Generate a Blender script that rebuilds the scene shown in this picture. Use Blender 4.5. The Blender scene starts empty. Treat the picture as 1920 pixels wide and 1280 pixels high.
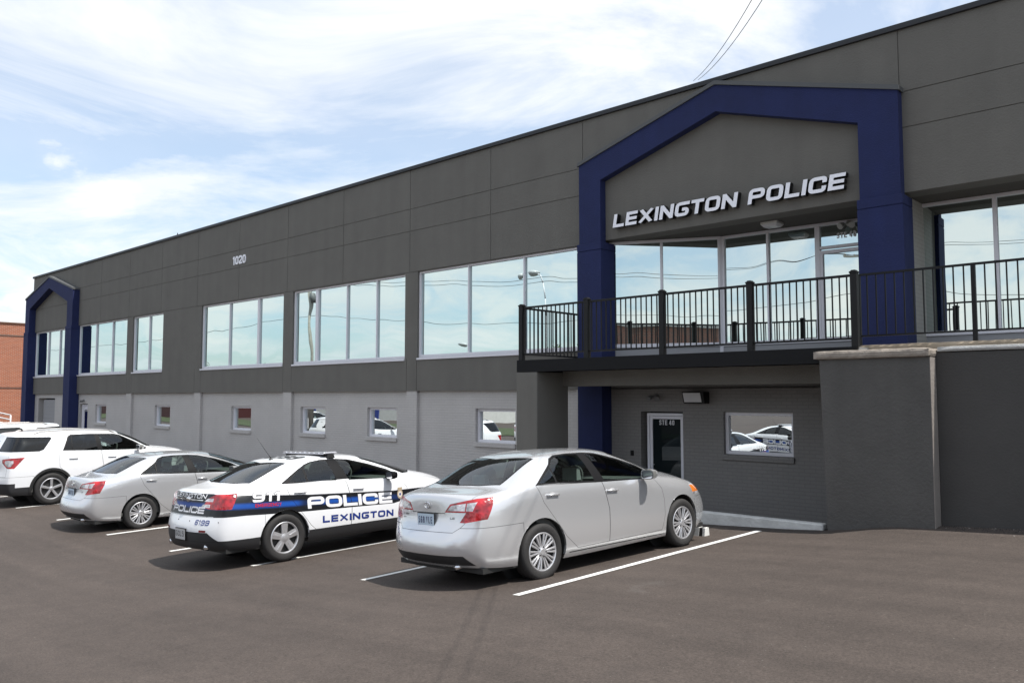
import bpy, bmesh, math, random
from math import sin, cos, pi, radians, sqrt
from mathutils import Vector, Matrix
from mathutils.bvhtree import BVHTree
random.seed(7)
SC = bpy.context.scene
COL = SC.collection
K = 1.085                      # metres per surveyed unit of the building

# ------------------------------------------------------------------ camera
cam = bpy.data.cameras.new('camera')
cam.sensor_width = 36.0
cam.lens = 1544.0 / 1920.0 * 36.0
cam.clip_start = 0.1
cam.clip_end = 3000
co = bpy.data.objects.new('camera', cam)
COL.objects.link(co)
co.location = (0, 0, 0)
co.rotation_euler = (radians(90 + 3.886), 0, radians(42.83))
SC.camera = co

# ------------------------------------------------------------------ world, sun, exposure
SUN = Vector((0.50, 0.135, 1.0)).normalized()      # towards the sun
el = math.asin(SUN.z)
az = math.atan2(SUN.x, SUN.y)
world = bpy.data.worlds.new("World")
SC.world = world
world.use_nodes = True
nt = world.node_tree
nt.nodes.clear()
N = nt.nodes.new
Lk = nt.links.new
sky = N('ShaderNodeTexSky')
sky.sky_type = 'NISHITA'
sky.sun_disc = False
sky.sun_elevation = el
sky.sun_rotation = az
sky.air_density = 1.0
sky.dust_density = 1.5
bg1 = N('ShaderNodeBackground')
bg1.inputs['Strength'].default_value = 0.15
tint = N('ShaderNodeVectorMath'); tint.operation = 'MULTIPLY'; tint.inputs[1].default_value = (0.86, 1.02, 1.10)
Lk(sky.outputs[0], tint.inputs[0]); Lk(tint.outputs[0], bg1.inputs['Color'])
tc = N('ShaderNodeTexCoord')
sep = N('ShaderNodeSeparateXYZ')
Lk(tc.outputs['Generated'], sep.inputs[0])
addz = N('ShaderNodeMath'); addz.operation = 'ADD'; addz.inputs[1].default_value = 0.16
mxz = N('ShaderNodeMath'); mxz.operation = 'MAXIMUM'; mxz.inputs[1].default_value = 0.0
Lk(sep.outputs['Z'], mxz.inputs[0]); Lk(mxz.outputs[0], addz.inputs[0])
dx = N('ShaderNodeMath'); dx.operation = 'DIVIDE'
dy = N('ShaderNodeMath'); dy.operation = 'DIVIDE'
Lk(sep.outputs['X'], dx.inputs[0]); Lk(addz.outputs[0], dx.inputs[1])
Lk(sep.outputs['Y'], dy.inputs[0]); Lk(addz.outputs[0], dy.inputs[1])
cmb = N('ShaderNodeCombineXYZ')
Lk(dx.outputs[0], cmb.inputs[0]); Lk(dy.outputs[0], cmb.inputs[1])
cmb.inputs[2].default_value = 3.7
mp = N('ShaderNodeMapping')
mp.inputs['Scale'].default_value = (1.0, 0.78, 1.0)
mp.inputs['Rotation'].default_value = (0, 0, radians(35))
Lk(cmb.outputs[0], mp.inputs[0])
n1 = N('ShaderNodeTexNoise')
n1.inputs['Scale'].default_value = 1.25
n1.inputs['Detail'].default_value = 9
n1.inputs['Roughness'].default_value = 0.62
n1.inputs['Distortion'].default_value = 0.9
Lk(mp.outputs[0], n1.inputs['Vector'])
rp = N('ShaderNodeValToRGB')
rp.color_ramp.elements[0].position = 0.40
rp.color_ramp.elements[0].color = (0.40, 0.40, 0.40, 1)
rp.color_ramp.elements[1].position = 0.60
rp.color_ramp.elements[1].color = (0.99, 0.99, 0.99, 1)
Lk(n1.outputs['Fac'], rp.inputs[0])
n2 = N('ShaderNodeTexNoise')
n2.inputs['Scale'].default_value = 1.4
n2.inputs['Detail'].default_value = 6
Lk(cmb.outputs[0], n2.inputs['Vector'])
rp2 = N('ShaderNodeValToRGB')
rp2.color_ramp.elements[0].position = 0.35
rp2.color_ramp.elements[0].color = (0.76, 0.81, 0.86, 1)
rp2.color_ramp.elements[1].position = 0.62
rp2.color_ramp.elements[1].color = (0.92, 0.925, 0.935, 1)
Lk(n2.outputs['Fac'], rp2.inputs[0])
bg2 = N('ShaderNodeBackground')
bg2.inputs['Strength'].default_value = 1.0
Lk(rp2.outputs[0], bg2.inputs['Color'])
mx = N('ShaderNodeMixShader')
# low heaped clouds towards the horizon
mp2 = N('ShaderNodeMapping'); mp2.inputs['Scale'].default_value = (1.0, 1.0, 1.9); mp2.inputs['Location'].default_value = (0.3, 0.1, 0.55)
Lk(tc.outputs['Generated'], mp2.inputs[0])
n5 = N('ShaderNodeTexNoise'); n5.inputs['Scale'].default_value = 3.6; n5.inputs['Detail'].default_value = 8; n5.inputs['Roughness'].default_value = 0.55
Lk(mp2.outputs[0], n5.inputs['Vector'])
zr_ = N('ShaderNodeMapRange'); zr_.inputs['From Min'].default_value = 0.10; zr_.inputs['From Max'].default_value = 0.42
zr_.inputs['To Min'].default_value = 0.50; zr_.inputs['To Max'].default_value = 0.80
Lk(sep.outputs['Z'], zr_.inputs[0])
df = N('ShaderNodeMath'); df.operation = 'SUBTRACT'; Lk(n5.outputs['Fac'], df.inputs[0]); Lk(zr_.outputs[0], df.inputs[1])
pf = N('ShaderNodeMapRange'); pf.interpolation_type = 'SMOOTHSTEP'; pf.inputs['From Min'].default_value = -0.02; pf.inputs['From Max'].default_value = 0.11; pf.inputs['To Max'].default_value = 0.85
Lk(df.outputs[0], pf.inputs[0])
cm = N('ShaderNodeMath'); cm.operation = 'MAXIMUM'; Lk(rp.outputs[0], cm.inputs[0]); Lk(pf.outputs[0], cm.inputs[1])
pb = N('ShaderNodeMix'); pb.data_type = 'RGBA'; Lk(pf.outputs[0], pb.inputs['Factor']); Lk(rp2.outputs[0], pb.inputs['A']); pb.inputs['B'].default_value = (0.98, 0.96, 0.94, 1)
Lk(pb.outputs['Result'], bg2.inputs['Color'])
Lk(cm.outputs[0], mx.inputs[0]); Lk(bg1.outputs[0], mx.inputs[1]); Lk(bg2.outputs[0], mx.inputs[2])
wo = N('ShaderNodeOutputWorld')
Lk(mx.outputs[0], wo.inputs[0])

sl = bpy.data.lights.new('sun', 'SUN')
sl.energy = 4.6
sl.angle = radians(0.5)
sl.color = (1.0, 0.955, 0.89)
so = bpy.data.objects.new('sun', sl)
COL.objects.link(so)
so.rotation_euler = (-SUN).to_track_quat('-Z', 'Y').to_euler()
SC.view_settings.view_transform = 'Standard'
SC.view_settings.look = 'None'
SC.view_settings.exposure = 0.32
SC.view_settings.gamma = 1.0
SC.view_settings.use_curve_mapping = False

# ------------------------------------------------------------------ materials
MATS = {}


def mat(name, col, rough=0.6, metal=0.0, bump=None, var=None, coat=0.0, spec=0.5, vscale=2.0, inside=None, streak=0):
    """bump=(scale,strength); var=(amount) multiplicative noise variation"""
    if name in MATS:
        return MATS[name]
    m = bpy.data.materials.new(name)
    m.use_nodes = True
    t = m.node_tree
    b = t.nodes['Principled BSDF']
    b.inputs['Base Color'].default_value = (*col, 1)
    b.inputs['Roughness'].default_value = rough
    b.inputs['Metallic'].default_value = metal
    b.inputs['Coat Weight'].default_value = coat
    b.inputs['Coat Roughness'].default_value = 0.05
    b.inputs['Specular IOR Level'].default_value = spec
    tcn = t.nodes.new('ShaderNodeTexCoord')
    if var:
        n = t.nodes.new('ShaderNodeTexNoise')
        n.inputs['Scale'].default_value = vscale
        n.inputs['Detail'].default_value = 7
        n.inputs['Roughness'].default_value = 0.65
        t.links.new(tcn.outputs['Object'], n.inputs['Vector'])
        r = t.nodes.new('ShaderNodeMapRange')
        r.inputs['From Min'].default_value = 0.25
        r.inputs['From Max'].default_value = 0.75
        r.inputs['To Min'].default_value = 1 - var
        r.inputs['To Max'].default_value = 1 + var
        t.links.new(n.outputs['Fac'], r.inputs[0])
        fac = r.outputs[0]
        if streak:      # rain-washed vertical streaking
            mpn = t.nodes.new('ShaderNodeMapping'); mpn.inputs['Scale'].default_value = (2.6, 2.6, 0.22)
            t.links.new(tcn.outputs['Object'], mpn.inputs[0])
            n4 = t.nodes.new('ShaderNodeTexNoise'); n4.inputs['Scale'].default_value = 1.0; n4.inputs['Detail'].default_value = 6
            t.links.new(mpn.outputs[0], n4.inputs['Vector'])
            r4 = t.nodes.new('ShaderNodeMapRange'); r4.inputs['From Min'].default_value = 0.3; r4.inputs['From Max'].default_value = 0.7
            r4.inputs['To Min'].default_value = 1 - streak; r4.inputs['To Max'].default_value = 1 + streak
            t.links.new(n4.outputs['Fac'], r4.inputs[0])
            mm_ = t.nodes.new('ShaderNodeMath'); mm_.operation = 'MULTIPLY'
            t.links.new(fac, mm_.inputs[0]); t.links.new(r4.outputs[0], mm_.inputs[1]); fac = mm_.outputs[0]
        v = t.nodes.new('ShaderNodeVectorMath'); v.operation = 'SCALE'
        v.inputs[0].default_value = col
        t.links.new(fac, v.inputs['Scale'])
        t.links.new(v.outputs[0], b.inputs['Base Color'])
    if bump:
        n = t.nodes.new('ShaderNodeTexNoise')
        n.inputs['Scale'].default_value = bump[0]
        n.inputs['Detail'].default_value = 4
        t.links.new(tcn.outputs['Object'], n.inputs['Vector'])
        bp = t.nodes.new('ShaderNodeBump')
        bp.inputs['Strength'].default_value = bump[1]
        bp.inputs['Distance'].default_value = 0.02
        t.links.new(n.outputs['Fac'], bp.inputs['Height'])
        t.links.new(bp.outputs[0], b.inputs['Normal'])
    if inside:
        geo = t.nodes.new('ShaderNodeNewGeometry')
        d = t.nodes.new('ShaderNodeBsdfDiffuse')
        d.inputs['Color'].default_value = (*inside, 1)
        mxs = t.nodes.new('ShaderNodeMixShader')
        out = t.nodes['Material Output']
        t.links.new(geo.outputs['Backfacing'], mxs.inputs[0])
        t.links.new(b.outputs[0], mxs.inputs[1]); t.links.new(d.outputs[0], mxs.inputs[2])
        t.links.new(mxs.outputs[0], out.inputs['Surface'])
    MATS[name] = m
    return m


def brick_mat(name, c1, c2, mortar, bw, bh, ms, strength, axis='xz', rough=0.75, sheen=0):
    m = bpy.data.materials.new(name); m.use_nodes = True
    t = m.node_tree; b = t.nodes['Principled BSDF']
    b.inputs['Roughness'].default_value = rough
    tcn = t.nodes.new('ShaderNodeTexCoord')
    s = t.nodes.new('ShaderNodeSeparateXYZ'); t.links.new(tcn.outputs['Object'], s.inputs[0])
    c = t.nodes.new('ShaderNodeCombineXYZ')
    if axis == 'xz':
        ad = t.nodes.new('ShaderNodeMath'); ad.operation = 'ADD'
        t.links.new(s.outputs['X'], ad.inputs[0]); t.links.new(s.outputs['Y'], ad.inputs[1])
        t.links.new(ad.outputs[0], c.inputs[0])
    else:
        t.links.new(s.outputs['Y'], c.inputs[0])
    t.links.new(s.outputs['Z'], c.inputs[1])
    br = t.nodes.new('ShaderNodeTexBrick')
    br.inputs['Color1'].default_value = (*c1, 1); br.inputs['Color2'].default_value = (*c2, 1)
    br.inputs['Mortar'].default_value = (*mortar, 1)
    br.inputs['Scale'].default_value = 1.0
    br.inputs['Mortar Size'].default_value = ms
    br.inputs['Mortar Smooth'].default_value = 0.3
    br.inputs['Brick Width'].default_value = bw; br.inputs['Row Height'].default_value = bh
    t.links.new(c.outputs[0], br.inputs['Vector'])
    n = t.nodes.new('ShaderNodeTexNoise'); n.inputs['Scale'].default_value = 1.3; n.inputs['Detail'].default_value = 8
    t.links.new(tcn.outputs['Object'], n.inputs['Vector'])
    r = t.nodes.new('ShaderNodeMapRange')
    r.inputs['From Min'].default_value = 0.25; r.inputs['From Max'].default_value = 0.75
    r.inputs['To Min'].default_value = 0.94; r.inputs['To Max'].default_value = 1.06
    t.links.new(n.outputs['Fac'], r.inputs[0])
    v = t.nodes.new('ShaderNodeVectorMath'); v.operation = 'SCALE'
    t.links.new(br.outputs['Color'], v.inputs[0]); t.links.new(r.outputs[0], v.inputs['Scale'])
    t.links.new(v.outputs[0], b.inputs['Base Color'])
    bp = t.nodes.new('ShaderNodeBump'); bp.invert = True
    bp.inputs['Strength'].default_value = strength; bp.inputs['Distance'].default_value = 0.012
    n3 = t.nodes.new('ShaderNodeTexNoise'); n3.inputs['Scale'].default_value = 30; n3.inputs['Detail'].default_value = 3
    t.links.new(tcn.outputs['Object'], n3.inputs['Vector'])
    ma = t.nodes.new('ShaderNodeMath'); ma.operation = 'MULTIPLY_ADD'; ma.inputs[1].default_value = 0.5
    t.links.new(n3.outputs['Fac'], ma.inputs[0]); t.links.new(br.outputs['Fac'], ma.inputs[2])
    t.links.new(ma.outputs[0], bp.inputs['Height'])
    t.links.new(bp.outputs[0], b.inputs['Normal'])
    MATS[name] = m
    return m


def asphalt_mat():
    m = bpy.data.materials.new('asphalt'); m.use_nodes = True
    t = m.node_tree; b = t.nodes['Principled BSDF']
    b.inputs['Roughness'].default_value = 0.82
    b.inputs['Specular IOR Level'].default_value = 0.35
    tcn = t.nodes.new('ShaderNodeTexCoord')

    def noise(scale, detail, rough=0.6, vec=None, dist=0):
        n = t.nodes.new('ShaderNodeTexNoise')
        n.inputs['Scale'].default_value = scale; n.inputs['Detail'].default_value = detail
        n.inputs['Roughness'].default_value = rough; n.inputs['Distortion'].default_value = dist
        t.links.new(vec or tcn.outputs['Object'], n.inputs['Vector'])
        return n.outputs['Fac']

    def mr(src, a, bb, c, d):
        r = t.nodes.new('ShaderNodeMapRange')
        for k_, v_ in zip(('From Min', 'From Max', 'To Min', 'To Max'), (a, bb, c, d)):
            r.inputs[k_].default_value = v_
        t.links.new(src, r.inputs[0]); return r.outputs[0]

    def mul(a, bb):
        x = t.nodes.new('ShaderNodeMath'); x.operation = 'MULTIPLY'
        t.links.new(a, x.inputs[0]); t.links.new(bb, x.inputs[1]); return x.outputs[0]
    big = mr(noise(0.22, 5), 0.3, 0.7, 0.88, 1.12)
    mid = mr(noise(1.6, 7, 0.7, dist=0.6), 0.3, 0.7, 0.89, 1.10)
    fine = mr(noise(48, 4, 0.85), 0.3, 0.72, 0.45, 1.65)
    mpn = t.nodes.new('ShaderNodeMapping'); mpn.inputs['Scale'].default_value = (0.10, 2.2, 1)
    mpn.inputs['Rotation'].default_value = (0, 0, radians(4))
    t.links.new(tcn.outputs['Object'], mpn.inputs[0])
    streak = mr(noise(1.0, 6, 0.6, mpn.outputs[0]), 0.35, 0.7, 0.88, 1.12)
    mid2 = mr(noise(7.0, 6, 0.75, dist=0.8), 0.3, 0.7, 0.88, 1.12)
    f = mul(mul(mul(big, mid), mid2), mul(fine, streak))
    # pale dusty scuffs
    sc = mr(noise(0.55, 9, 0.75, dist=1.5), 0.64, 0.74, 0.0, 0.5)
    v = t.nodes.new('ShaderNodeVectorMath'); v.operation = 'SCALE'
    v.inputs[0].default_value = (0.063, 0.050, 0.043)
    t.links.new(f, v.inputs['Scale'])
    mixc = t.nodes.new('ShaderNodeMix'); mixc.data_type = 'RGBA'
    t.links.new(sc, mixc.inputs['Factor']); t.links.new(v.outputs[0], mixc.inputs['A'])
    mixc.inputs['B'].default_value = (0.11, 0.10, 0.092, 1)
    st_ = mr(noise(0.9, 5, 0.6, dist=0.3), 0.60, 0.74, 0.0, 0.45)
    mix3 = t.nodes.new('ShaderNodeMix'); mix3.data_type = 'RGBA'
    t.links.new(st_, mix3.inputs['Factor']); t.links.new(mixc.outputs['Result'], mix3.inputs['A']); mix3.inputs['B'].default_value = (0.040, 0.034, 0.031, 1)
    mixc = mix3
    # light speckles of stone
    vor = t.nodes.new('ShaderNodeTexVoronoi'); vor.inputs['Scale'].default_value = 16
    t.links.new(tcn.outputs['Object'], vor.inputs['Vector'])
    sp = mr(vor.outputs['Distance'], 0.05, 0.11, 1.0, 0.0)
    spn = mr(noise(3.1, 3), 0.45, 0.7, 0.0, 0.75)
    mix2 = t.nodes.new('ShaderNodeMix'); mix2.data_type = 'RGBA'
    t.links.new(mul(sp, spn), mix2.inputs['Factor']); t.links.new(mixc.outputs['Result'], mix2.inputs['A'])
    mix2.inputs['B'].default_value = (0.28, 0.26, 0.24, 1)
    t.links.new(mix2.outputs['Result'], b.inputs['Base Color'])
    bp = t.nodes.new('ShaderNodeBump'); bp.inputs['Strength'].default_value = 0.5; bp.inputs['Distance'].default_value = 0.006
    t.links.new(noise(110, 3, 0.8), bp.inputs['Height']); t.links.new(bp.outputs[0], b.inputs['Normal'])
    MATS['asphalt'] = m
    return m


def mirror_glass(name, tint, wav=0.012, dark=(0.01, 0.015, 0.017), refl=0.9):
    m = bpy.data.materials.new(name); m.use_nodes = True
    t = m.node_tree; t.nodes.clear()
    g = t.nodes.new('ShaderNodeBsdfGlossy'); g.inputs['Color'].default_value = (*tint, 1)
    g.inputs['Roughness'].default_value = 0.0
    d = t.nodes.new('ShaderNodeBsdfDiffuse'); d.inputs['Color'].default_value = (*dark, 1)
    mxs = t.nodes.new('ShaderNodeMixShader'); mxs.inputs[0].default_value = refl
    tcn = t.nodes.new('ShaderNodeTexCoord')
    n = t.nodes.new('ShaderNodeTexNoise'); n.inputs['Scale'].default_value = 0.8; n.inputs['Detail'].default_value = 1
    t.links.new(tcn.outputs['Object'], n.inputs['Vector'])
    bp = t.nodes.new('ShaderNodeBump'); bp.inputs['Strength'].default_value = 1.0; bp.inputs['Distance'].default_value = wav
    t.links.new(n.outputs['Fac'], bp.inputs['Height']); t.links.new(bp.outputs[0], g.inputs['Normal'])
    o = t.nodes.new('ShaderNodeOutputMaterial')
    t.links.new(d.outputs[0], mxs.inputs[1]); t.links.new(g.outputs[0], mxs.inputs[2]); t.links.new(mxs.outputs[0], o.inputs[0])
    MATS[name] = m
    return m


def car_glass(name, tr, gl=1.0, ior=1.6):
    m = bpy.data.materials.new(name); m.use_nodes = True
    t = m.node_tree; t.nodes.clear()
    g = t.nodes.new('ShaderNodeBsdfGlossy'); g.inputs['Color'].default_value = (gl, gl, gl, 1); g.inputs['Roughness'].default_value = 0.01
    d = t.nodes.new('ShaderNodeBsdfTransparent'); d.inputs['Color'].default_value = (*tr, 1)
    f = t.nodes.new('ShaderNodeFresnel'); f.inputs['IOR'].default_value = ior
    mxs = t.nodes.new('ShaderNodeMixShader')
    o = t.nodes.new('ShaderNodeOutputMaterial')
    t.links.new(f.outputs[0], mxs.inputs[0]); t.links.new(d.outputs[0], mxs.inputs[1]); t.links.new(g.outputs[0], mxs.inputs[2])
    t.links.new(mxs.outputs[0], o.inputs[0])
    MATS[name] = m
    return m


STUCCO = mat('dark_grey_stucco', (0.142, 0.135, 0.121), 0.9, bump=(38, 0.4), var=0.07, vscale=1.3, streak=0.05)
STUCCO2 = mat('charcoal_wall_paint', (0.088, 0.084, 0.079), 0.9, bump=(26, 0.5), var=0.13, vscale=1.5, streak=0.08)
BRICK = brick_mat('grey_painted_brick', (0.50, 0.478, 0.46), (0.485, 0.464, 0.446), (0.44, 0.42, 0.405), 0.205, 0.068, 0.009, 0.40)
REDBRICK = brick_mat('red_brick', (0.38, 0.112, 0.048), (0.30, 0.085, 0.038), (0.38, 0.26, 0.2), 0.24, 0.085, 0.012, 0.3, 'yz')
REDBRICK2 = brick_mat('old_red_brick', (0.30, 0.10, 0.065), (0.18, 0.09, 0.07), (0.3, 0.26, 0.22), 0.24, 0.085, 0.012, 0.3, 'xz')
BLUE = mat('navy_blue_stucco', (0.0095, 0.017, 0.080), 0.85, bump=(38, 0.4), var=0.14, vscale=1.6, streak=0.08)
FLASH = mat('charcoal_metal_flashing', (0.016, 0.018, 0.022), 0.55, 0.0)
ALU = mat('pale_window_aluminium', (0.74, 0.73, 0.77), 0.5, 0.0)
BLACKM = mat('black_painted_metal', (0.007, 0.007, 0.0075), 0.5, spec=0.3)
FASC = mat('black_fascia', (0.0085, 0.0085, 0.0095), 0.7, var=0.1, spec=0.2)
CONC = mat('weathered_concrete', (0.27, 0.235, 0.20), 0.9, bump=(18, 0.8), var=0.38, vscale=3.2)
CONC2 = mat('pale_concrete', (0.40, 0.40, 0.39), 0.9, bump=(22, 0.5), var=0.2, vscale=3)
RUST = mat('rust_stained_concrete', (0.33, 0.27, 0.20), 0.9, bump=(20, 0.7), var=0.42, vscale=1.7)
WHITEP = mat('white_paint', (0.80, 0.80, 0.82), 0.6)
LINE = mat('white_line_paint', (0.68, 0.68, 0.66), 0.75, var=0.16, vscale=9)
ROOFM = mat('roof_membrane', (0.35, 0.35, 0.34), 0.9)
ASPH = asphalt_mat()
WGLASS = mirror_glass('mirror_window_glass', (0.68, 0.79, 0.78), 0.005)
WGLASS2 = mirror_glass('mirror_storefront_glass', (0.69, 0.77, 0.75), 0.0045)
WGLASS3 = mirror_glass('mirror_small_window_glass', (0.80, 0.85, 0.86), 0.003)
DGLASS = mirror_glass('dark_door_glass', (0.30, 0.33, 0.35), 0.003, refl=0.045)
BGLASS = mirror_glass('blue_door_glass', (0.05, 0.06, 0.14), 0.003, dark=(0.014, 0.018, 0.07), refl=0.3)
LAMPG = mat('lamp_lens', (0.55, 0.55, 0.56), 0.25)
TRUNKM = mat('bark', (0.10, 0.08, 0.06), 0.9, bump=(12, 0.8))
POLEM = mat('weathered_pole_wood', (0.34, 0.32, 0.28), 0.9, var=0.25, vscale=4)


# ------------------------------------------------------------------ object helpers
def tag(o, label=None, cat=None, group=None, kind=None):
    if label: o['label'] = label
    if cat: o['category'] = cat
    if group: o['group'] = group
    if kind: o['kind'] = kind
    return o


def empty(name, loc=(0, 0, 0), label=None, cat=None, group=None, kind=None, rot=None):
    o = bpy.data.objects.new(name, None)
    COL.objects.link(o)
    o.location = loc
    if rot: o.rotation_euler = rot
    o.empty_display_size = 0.2
    return tag(o, label, cat, group, kind)


def link(name, me, mats, parent=None, smooth=False, local=False):
    for m in (mats if isinstance(mats, (list, tuple)) else [mats]):
        me.materials.append(m)
    if smooth:
        for p in me.polygons: p.use_smooth = True
    o = bpy.data.objects.new(name, me)
    COL.objects.link(o)
    if parent is not None:
        o.parent = parent
        if not local:
            chain = Matrix.Identity(4); p = parent
            while p is not None:
                chain = p.matrix_basis @ chain if p.parent is None else (p.matrix_parent_inverse @ p.matrix_basis) @ chain
                p = p.parent
            o.matrix_parent_inverse = chain.inverted()
    return o


class MB:
    """collects shapes; coordinates are multiplied by k"""
    def __init__(s, k=1.0):
        s.v = []; s.f = []; s.k = k; s.mi = []; s.cur = 0

    def pt(s, p):
        s.v.append((p[0] * s.k, p[1] * s.k, p[2] * s.k)); return len(s.v) - 1

    def face(s, pts):
        s.f.append([s.pt(p) for p in pts]); s.mi.append(s.cur)

    def box(s, x0, y0, z0, x1, y1, z1):
        if x0 > x1: x0, x1 = x1, x0
        if y0 > y1: y0, y1 = y1, y0
        if z0 > z1: z0, z1 = z1, z0
        i = [s.pt(p) for p in ((x0, y0, z0), (x1, y0, z0), (x1, y1, z0), (x0, y1, z0), (x0, y0, z1), (x1, y0, z1), (x1, y1, z1), (x0, y1, z1))]
        for q in ((0, 3, 2, 1), (4, 5, 6, 7), (0, 1, 5, 4), (1, 2, 6, 5), (2, 3, 7, 6), (3, 0, 4, 7)):
            s.f.append([i[a] for a in q]); s.mi.append(s.cur)
        return s

    def prism(s, poly, a, b, ax='y'):
        """poly in the two other axes, extruded along ax from a to b"""
        def P(u, w, t):
            return (u, t, w) if ax == 'y' else ((t, u, w) if ax == 'x' else (u, w, t))
        n = len(poly)
        i0 = [s.pt(P(u, w, a)) for u, w in poly]; i1 = [s.pt(P(u, w, b)) for u, w in poly]
        s.f.append(i0); s.f.append(i1[::-1]); s.mi += [s.cur] * 2
        for j in range(n):
            s.f.append([i0[j], i0[(j + 1) % n], i1[(j + 1) % n], i1[j]]); s.mi.append(s.cur)
        return s

    def tube(s, p0, p1, r0, r1=None, n=10, cap=True):
        r1 = r0 if r1 is None else r1
        a = Vector(p0); b = Vector(p1); d = (b - a).normalized()
        u = d.orthogonal().normalized(); w = d.cross(u)
        i0 = []; i1 = []
        for j in range(n):
            t = 2 * pi * j / n; o = u * cos(t) + w * sin(t)
            i0.append(s.pt(a + o * r0)); i1.append(s.pt(b + o * r1))
        for j in range(n):
            s.f.append([i0[j], i0[(j + 1) % n], i1[(j + 1) % n], i1[j]]); s.mi.append(s.cur)
        if cap:
            s.f.append(i0[::-1]); s.f.append(i1); s.mi += [s.cur] * 2
        return s

    def lathe(s, prof, c=(0, 0, 0), ax='z', n=24):
        rows = []
        for (rr, h) in prof:
            row = []
            for j in range(n):
                t = 2 * pi * j / n; a, b = rr * cos(t), rr * sin(t)
                p = (c[0] + a, c[1] + b, c[2] + h) if ax == 'z' else ((c[0] + a, c[1] + h, c[2] + b) if ax == 'y' else (c[0] + h, c[1] + a, c[2] + b))
                row.append(s.pt(p))
            rows.append(row)
        for k in range(len(rows) - 1):
            for j in range(n):
                s.f.append([rows[k][j], rows[k][(j + 1) % n], rows[k + 1][(j + 1) % n], rows[k + 1][j]]); s.mi.append(s.cur)
        return s

    def mesh(s, name):
        me = bpy.data.meshes.new(name)
        me.from_pydata(s.v, [], s.f)
        me.polygons.foreach_set('material_index', s.mi)
        bm = bmesh.new(); bm.from_mesh(me)
        bmesh.ops.recalc_face_normals(bm, faces=bm.faces)
        bm.to_mesh(me); bm.free()
        me.update()
        return me

    def build(s, name, mats, parent=None, smooth=False, local=False, bevel=0, auto=False):
        o = link(name, s.mesh(name), mats, parent, smooth, local)
        if bevel:
            b = o.modifiers.new('bevel', 'BEVEL'); b.width = bevel; b.segments = 2; b.limit_method = 'ANGLE'; b.angle_limit = radians(40)
            for p in o.data.polygons: p.use_smooth = True
            w = o.modifiers.new('wn', 'WEIGHTED_NORMAL'); w.keep_sharp = True
        if auto:
            shade_angle(o.data, auto if auto is not True else 35)
        return o


def shade_angle(me, deg):
    bm = bmesh.new(); bm.from_mesh(me)
    for f in bm.faces: f.smooth = True
    for e in bm.edges:
        if len(e.link_faces) == 2:
            e.smooth = e.calc_face_angle(0) < radians(deg)
    bm.to_mesh(me); bm.free()


def relief(xs, zs, depth, y0, side_skip=False):
    """height field of rectangles in the xz plane facing -y. depth(xc,zc) -> depth behind y0 or None for a hole"""
    xs = sorted(set(round(x, 4) for x in xs)); zs = sorted(set(round(z, 4) for z in zs))
    m = MB(K)
    nx, nz = len(xs) - 1, len(zs) - 1
    D = [[depth((xs[i] + xs[i + 1]) / 2, (zs[j] + zs[j + 1]) / 2) for j in range(nz)] for i in range(nx)]
    for i in range(nx):
        for j in range(nz):
            d = D[i][j]
            if d is not None:
                y = y0 + d
                m.face([(xs[i], y, zs[j]), (xs[i + 1], y, zs[j]), (xs[i + 1], y, zs[j + 1]), (xs[i], y, zs[j + 1])])
    HOLE = 0.42

    def dd(d): return HOLE if d is None else d
    for i in range(1, nx):
        for j in range(nz):
            a, b = D[i - 1][j], D[i][j]
            if a == b or (a is None and b is None): continue
            ya, yb = y0 + dd(a), y0 + dd(b); x = xs[i]
            m.face([(x, ya, zs[j]), (x, yb, zs[j]), (x, yb, zs[j + 1]), (x, ya, zs[j + 1])])
    for i in range(nx):
        for j in range(1, nz):
            a, b = D[i][j - 1], D[i][j]
            if a == b or (a is None and b is None): continue
            ya, yb = y0 + dd(a), y0 + dd(b); z = zs[j]
            m.face([(xs[i], ya, z), (xs[i + 1], ya, z), (xs[i + 1], yb, z), (xs[i], yb, z)])
    return m


# ------------------------------------------------------------------ ground
GX = [(-70, -2.60), (-40, -2.60), (-22.1, -2.62), (-19.36, -2.633), (-16.6, -2.646), (-14.02, -2.623), (-11.3, -2.498), (-8.61, -2.309), (-5.97, -2.075), (-3.5, -1.90), (0, -1.74), (6, -1.50), (14, -1.30), (60, -1.1)]


def gprof(x):
    if x <= GX[0][0]: return GX[0][1]
    if x >= GX[-1][0]: return GX[-1][1]
    for i in range(len(GX) - 1):
        if GX[i][0] <= x <= GX[i + 1][0]:
            x0, y0 = GX[i]; x1, y1 = GX[i + 1]

            def sl(j):
                if j <= 0 or j >= len(GX) - 1: return 0.0
                return (GX[j + 1][1] - GX[j - 1][1]) / (GX[j + 1][0] - GX[j - 1][0])
            h = x1 - x0; t = (x - x0) / h; m0, m1 = sl(i) * h, sl(i + 1) * h
            return (2 * t**3 - 3 * t**2 + 1) * y0 + (t**3 - 2 * t**2 + t) * m0 + (-2 * t**3 + 3 * t**2) * y1 + (t**3 - t**2) * m1


def zg(x, y):
    t_ = max(0, min(1, (x + 8.0) / 2.6)); t_ = t_ * t_ * (3 - 2 * t_)
    z = gprof(x) + (0.016 - 0.013 * t_) * (max(-6, min(y, 13)) - 6.5)
    if x > -5 and y > 11.5:      # the apron by the retaining wall rises a little
        z += 0.10 * min(1, (x + 5) / 1.0) * min(1, (y - 11.5) / 1.0)
    return z


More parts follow.
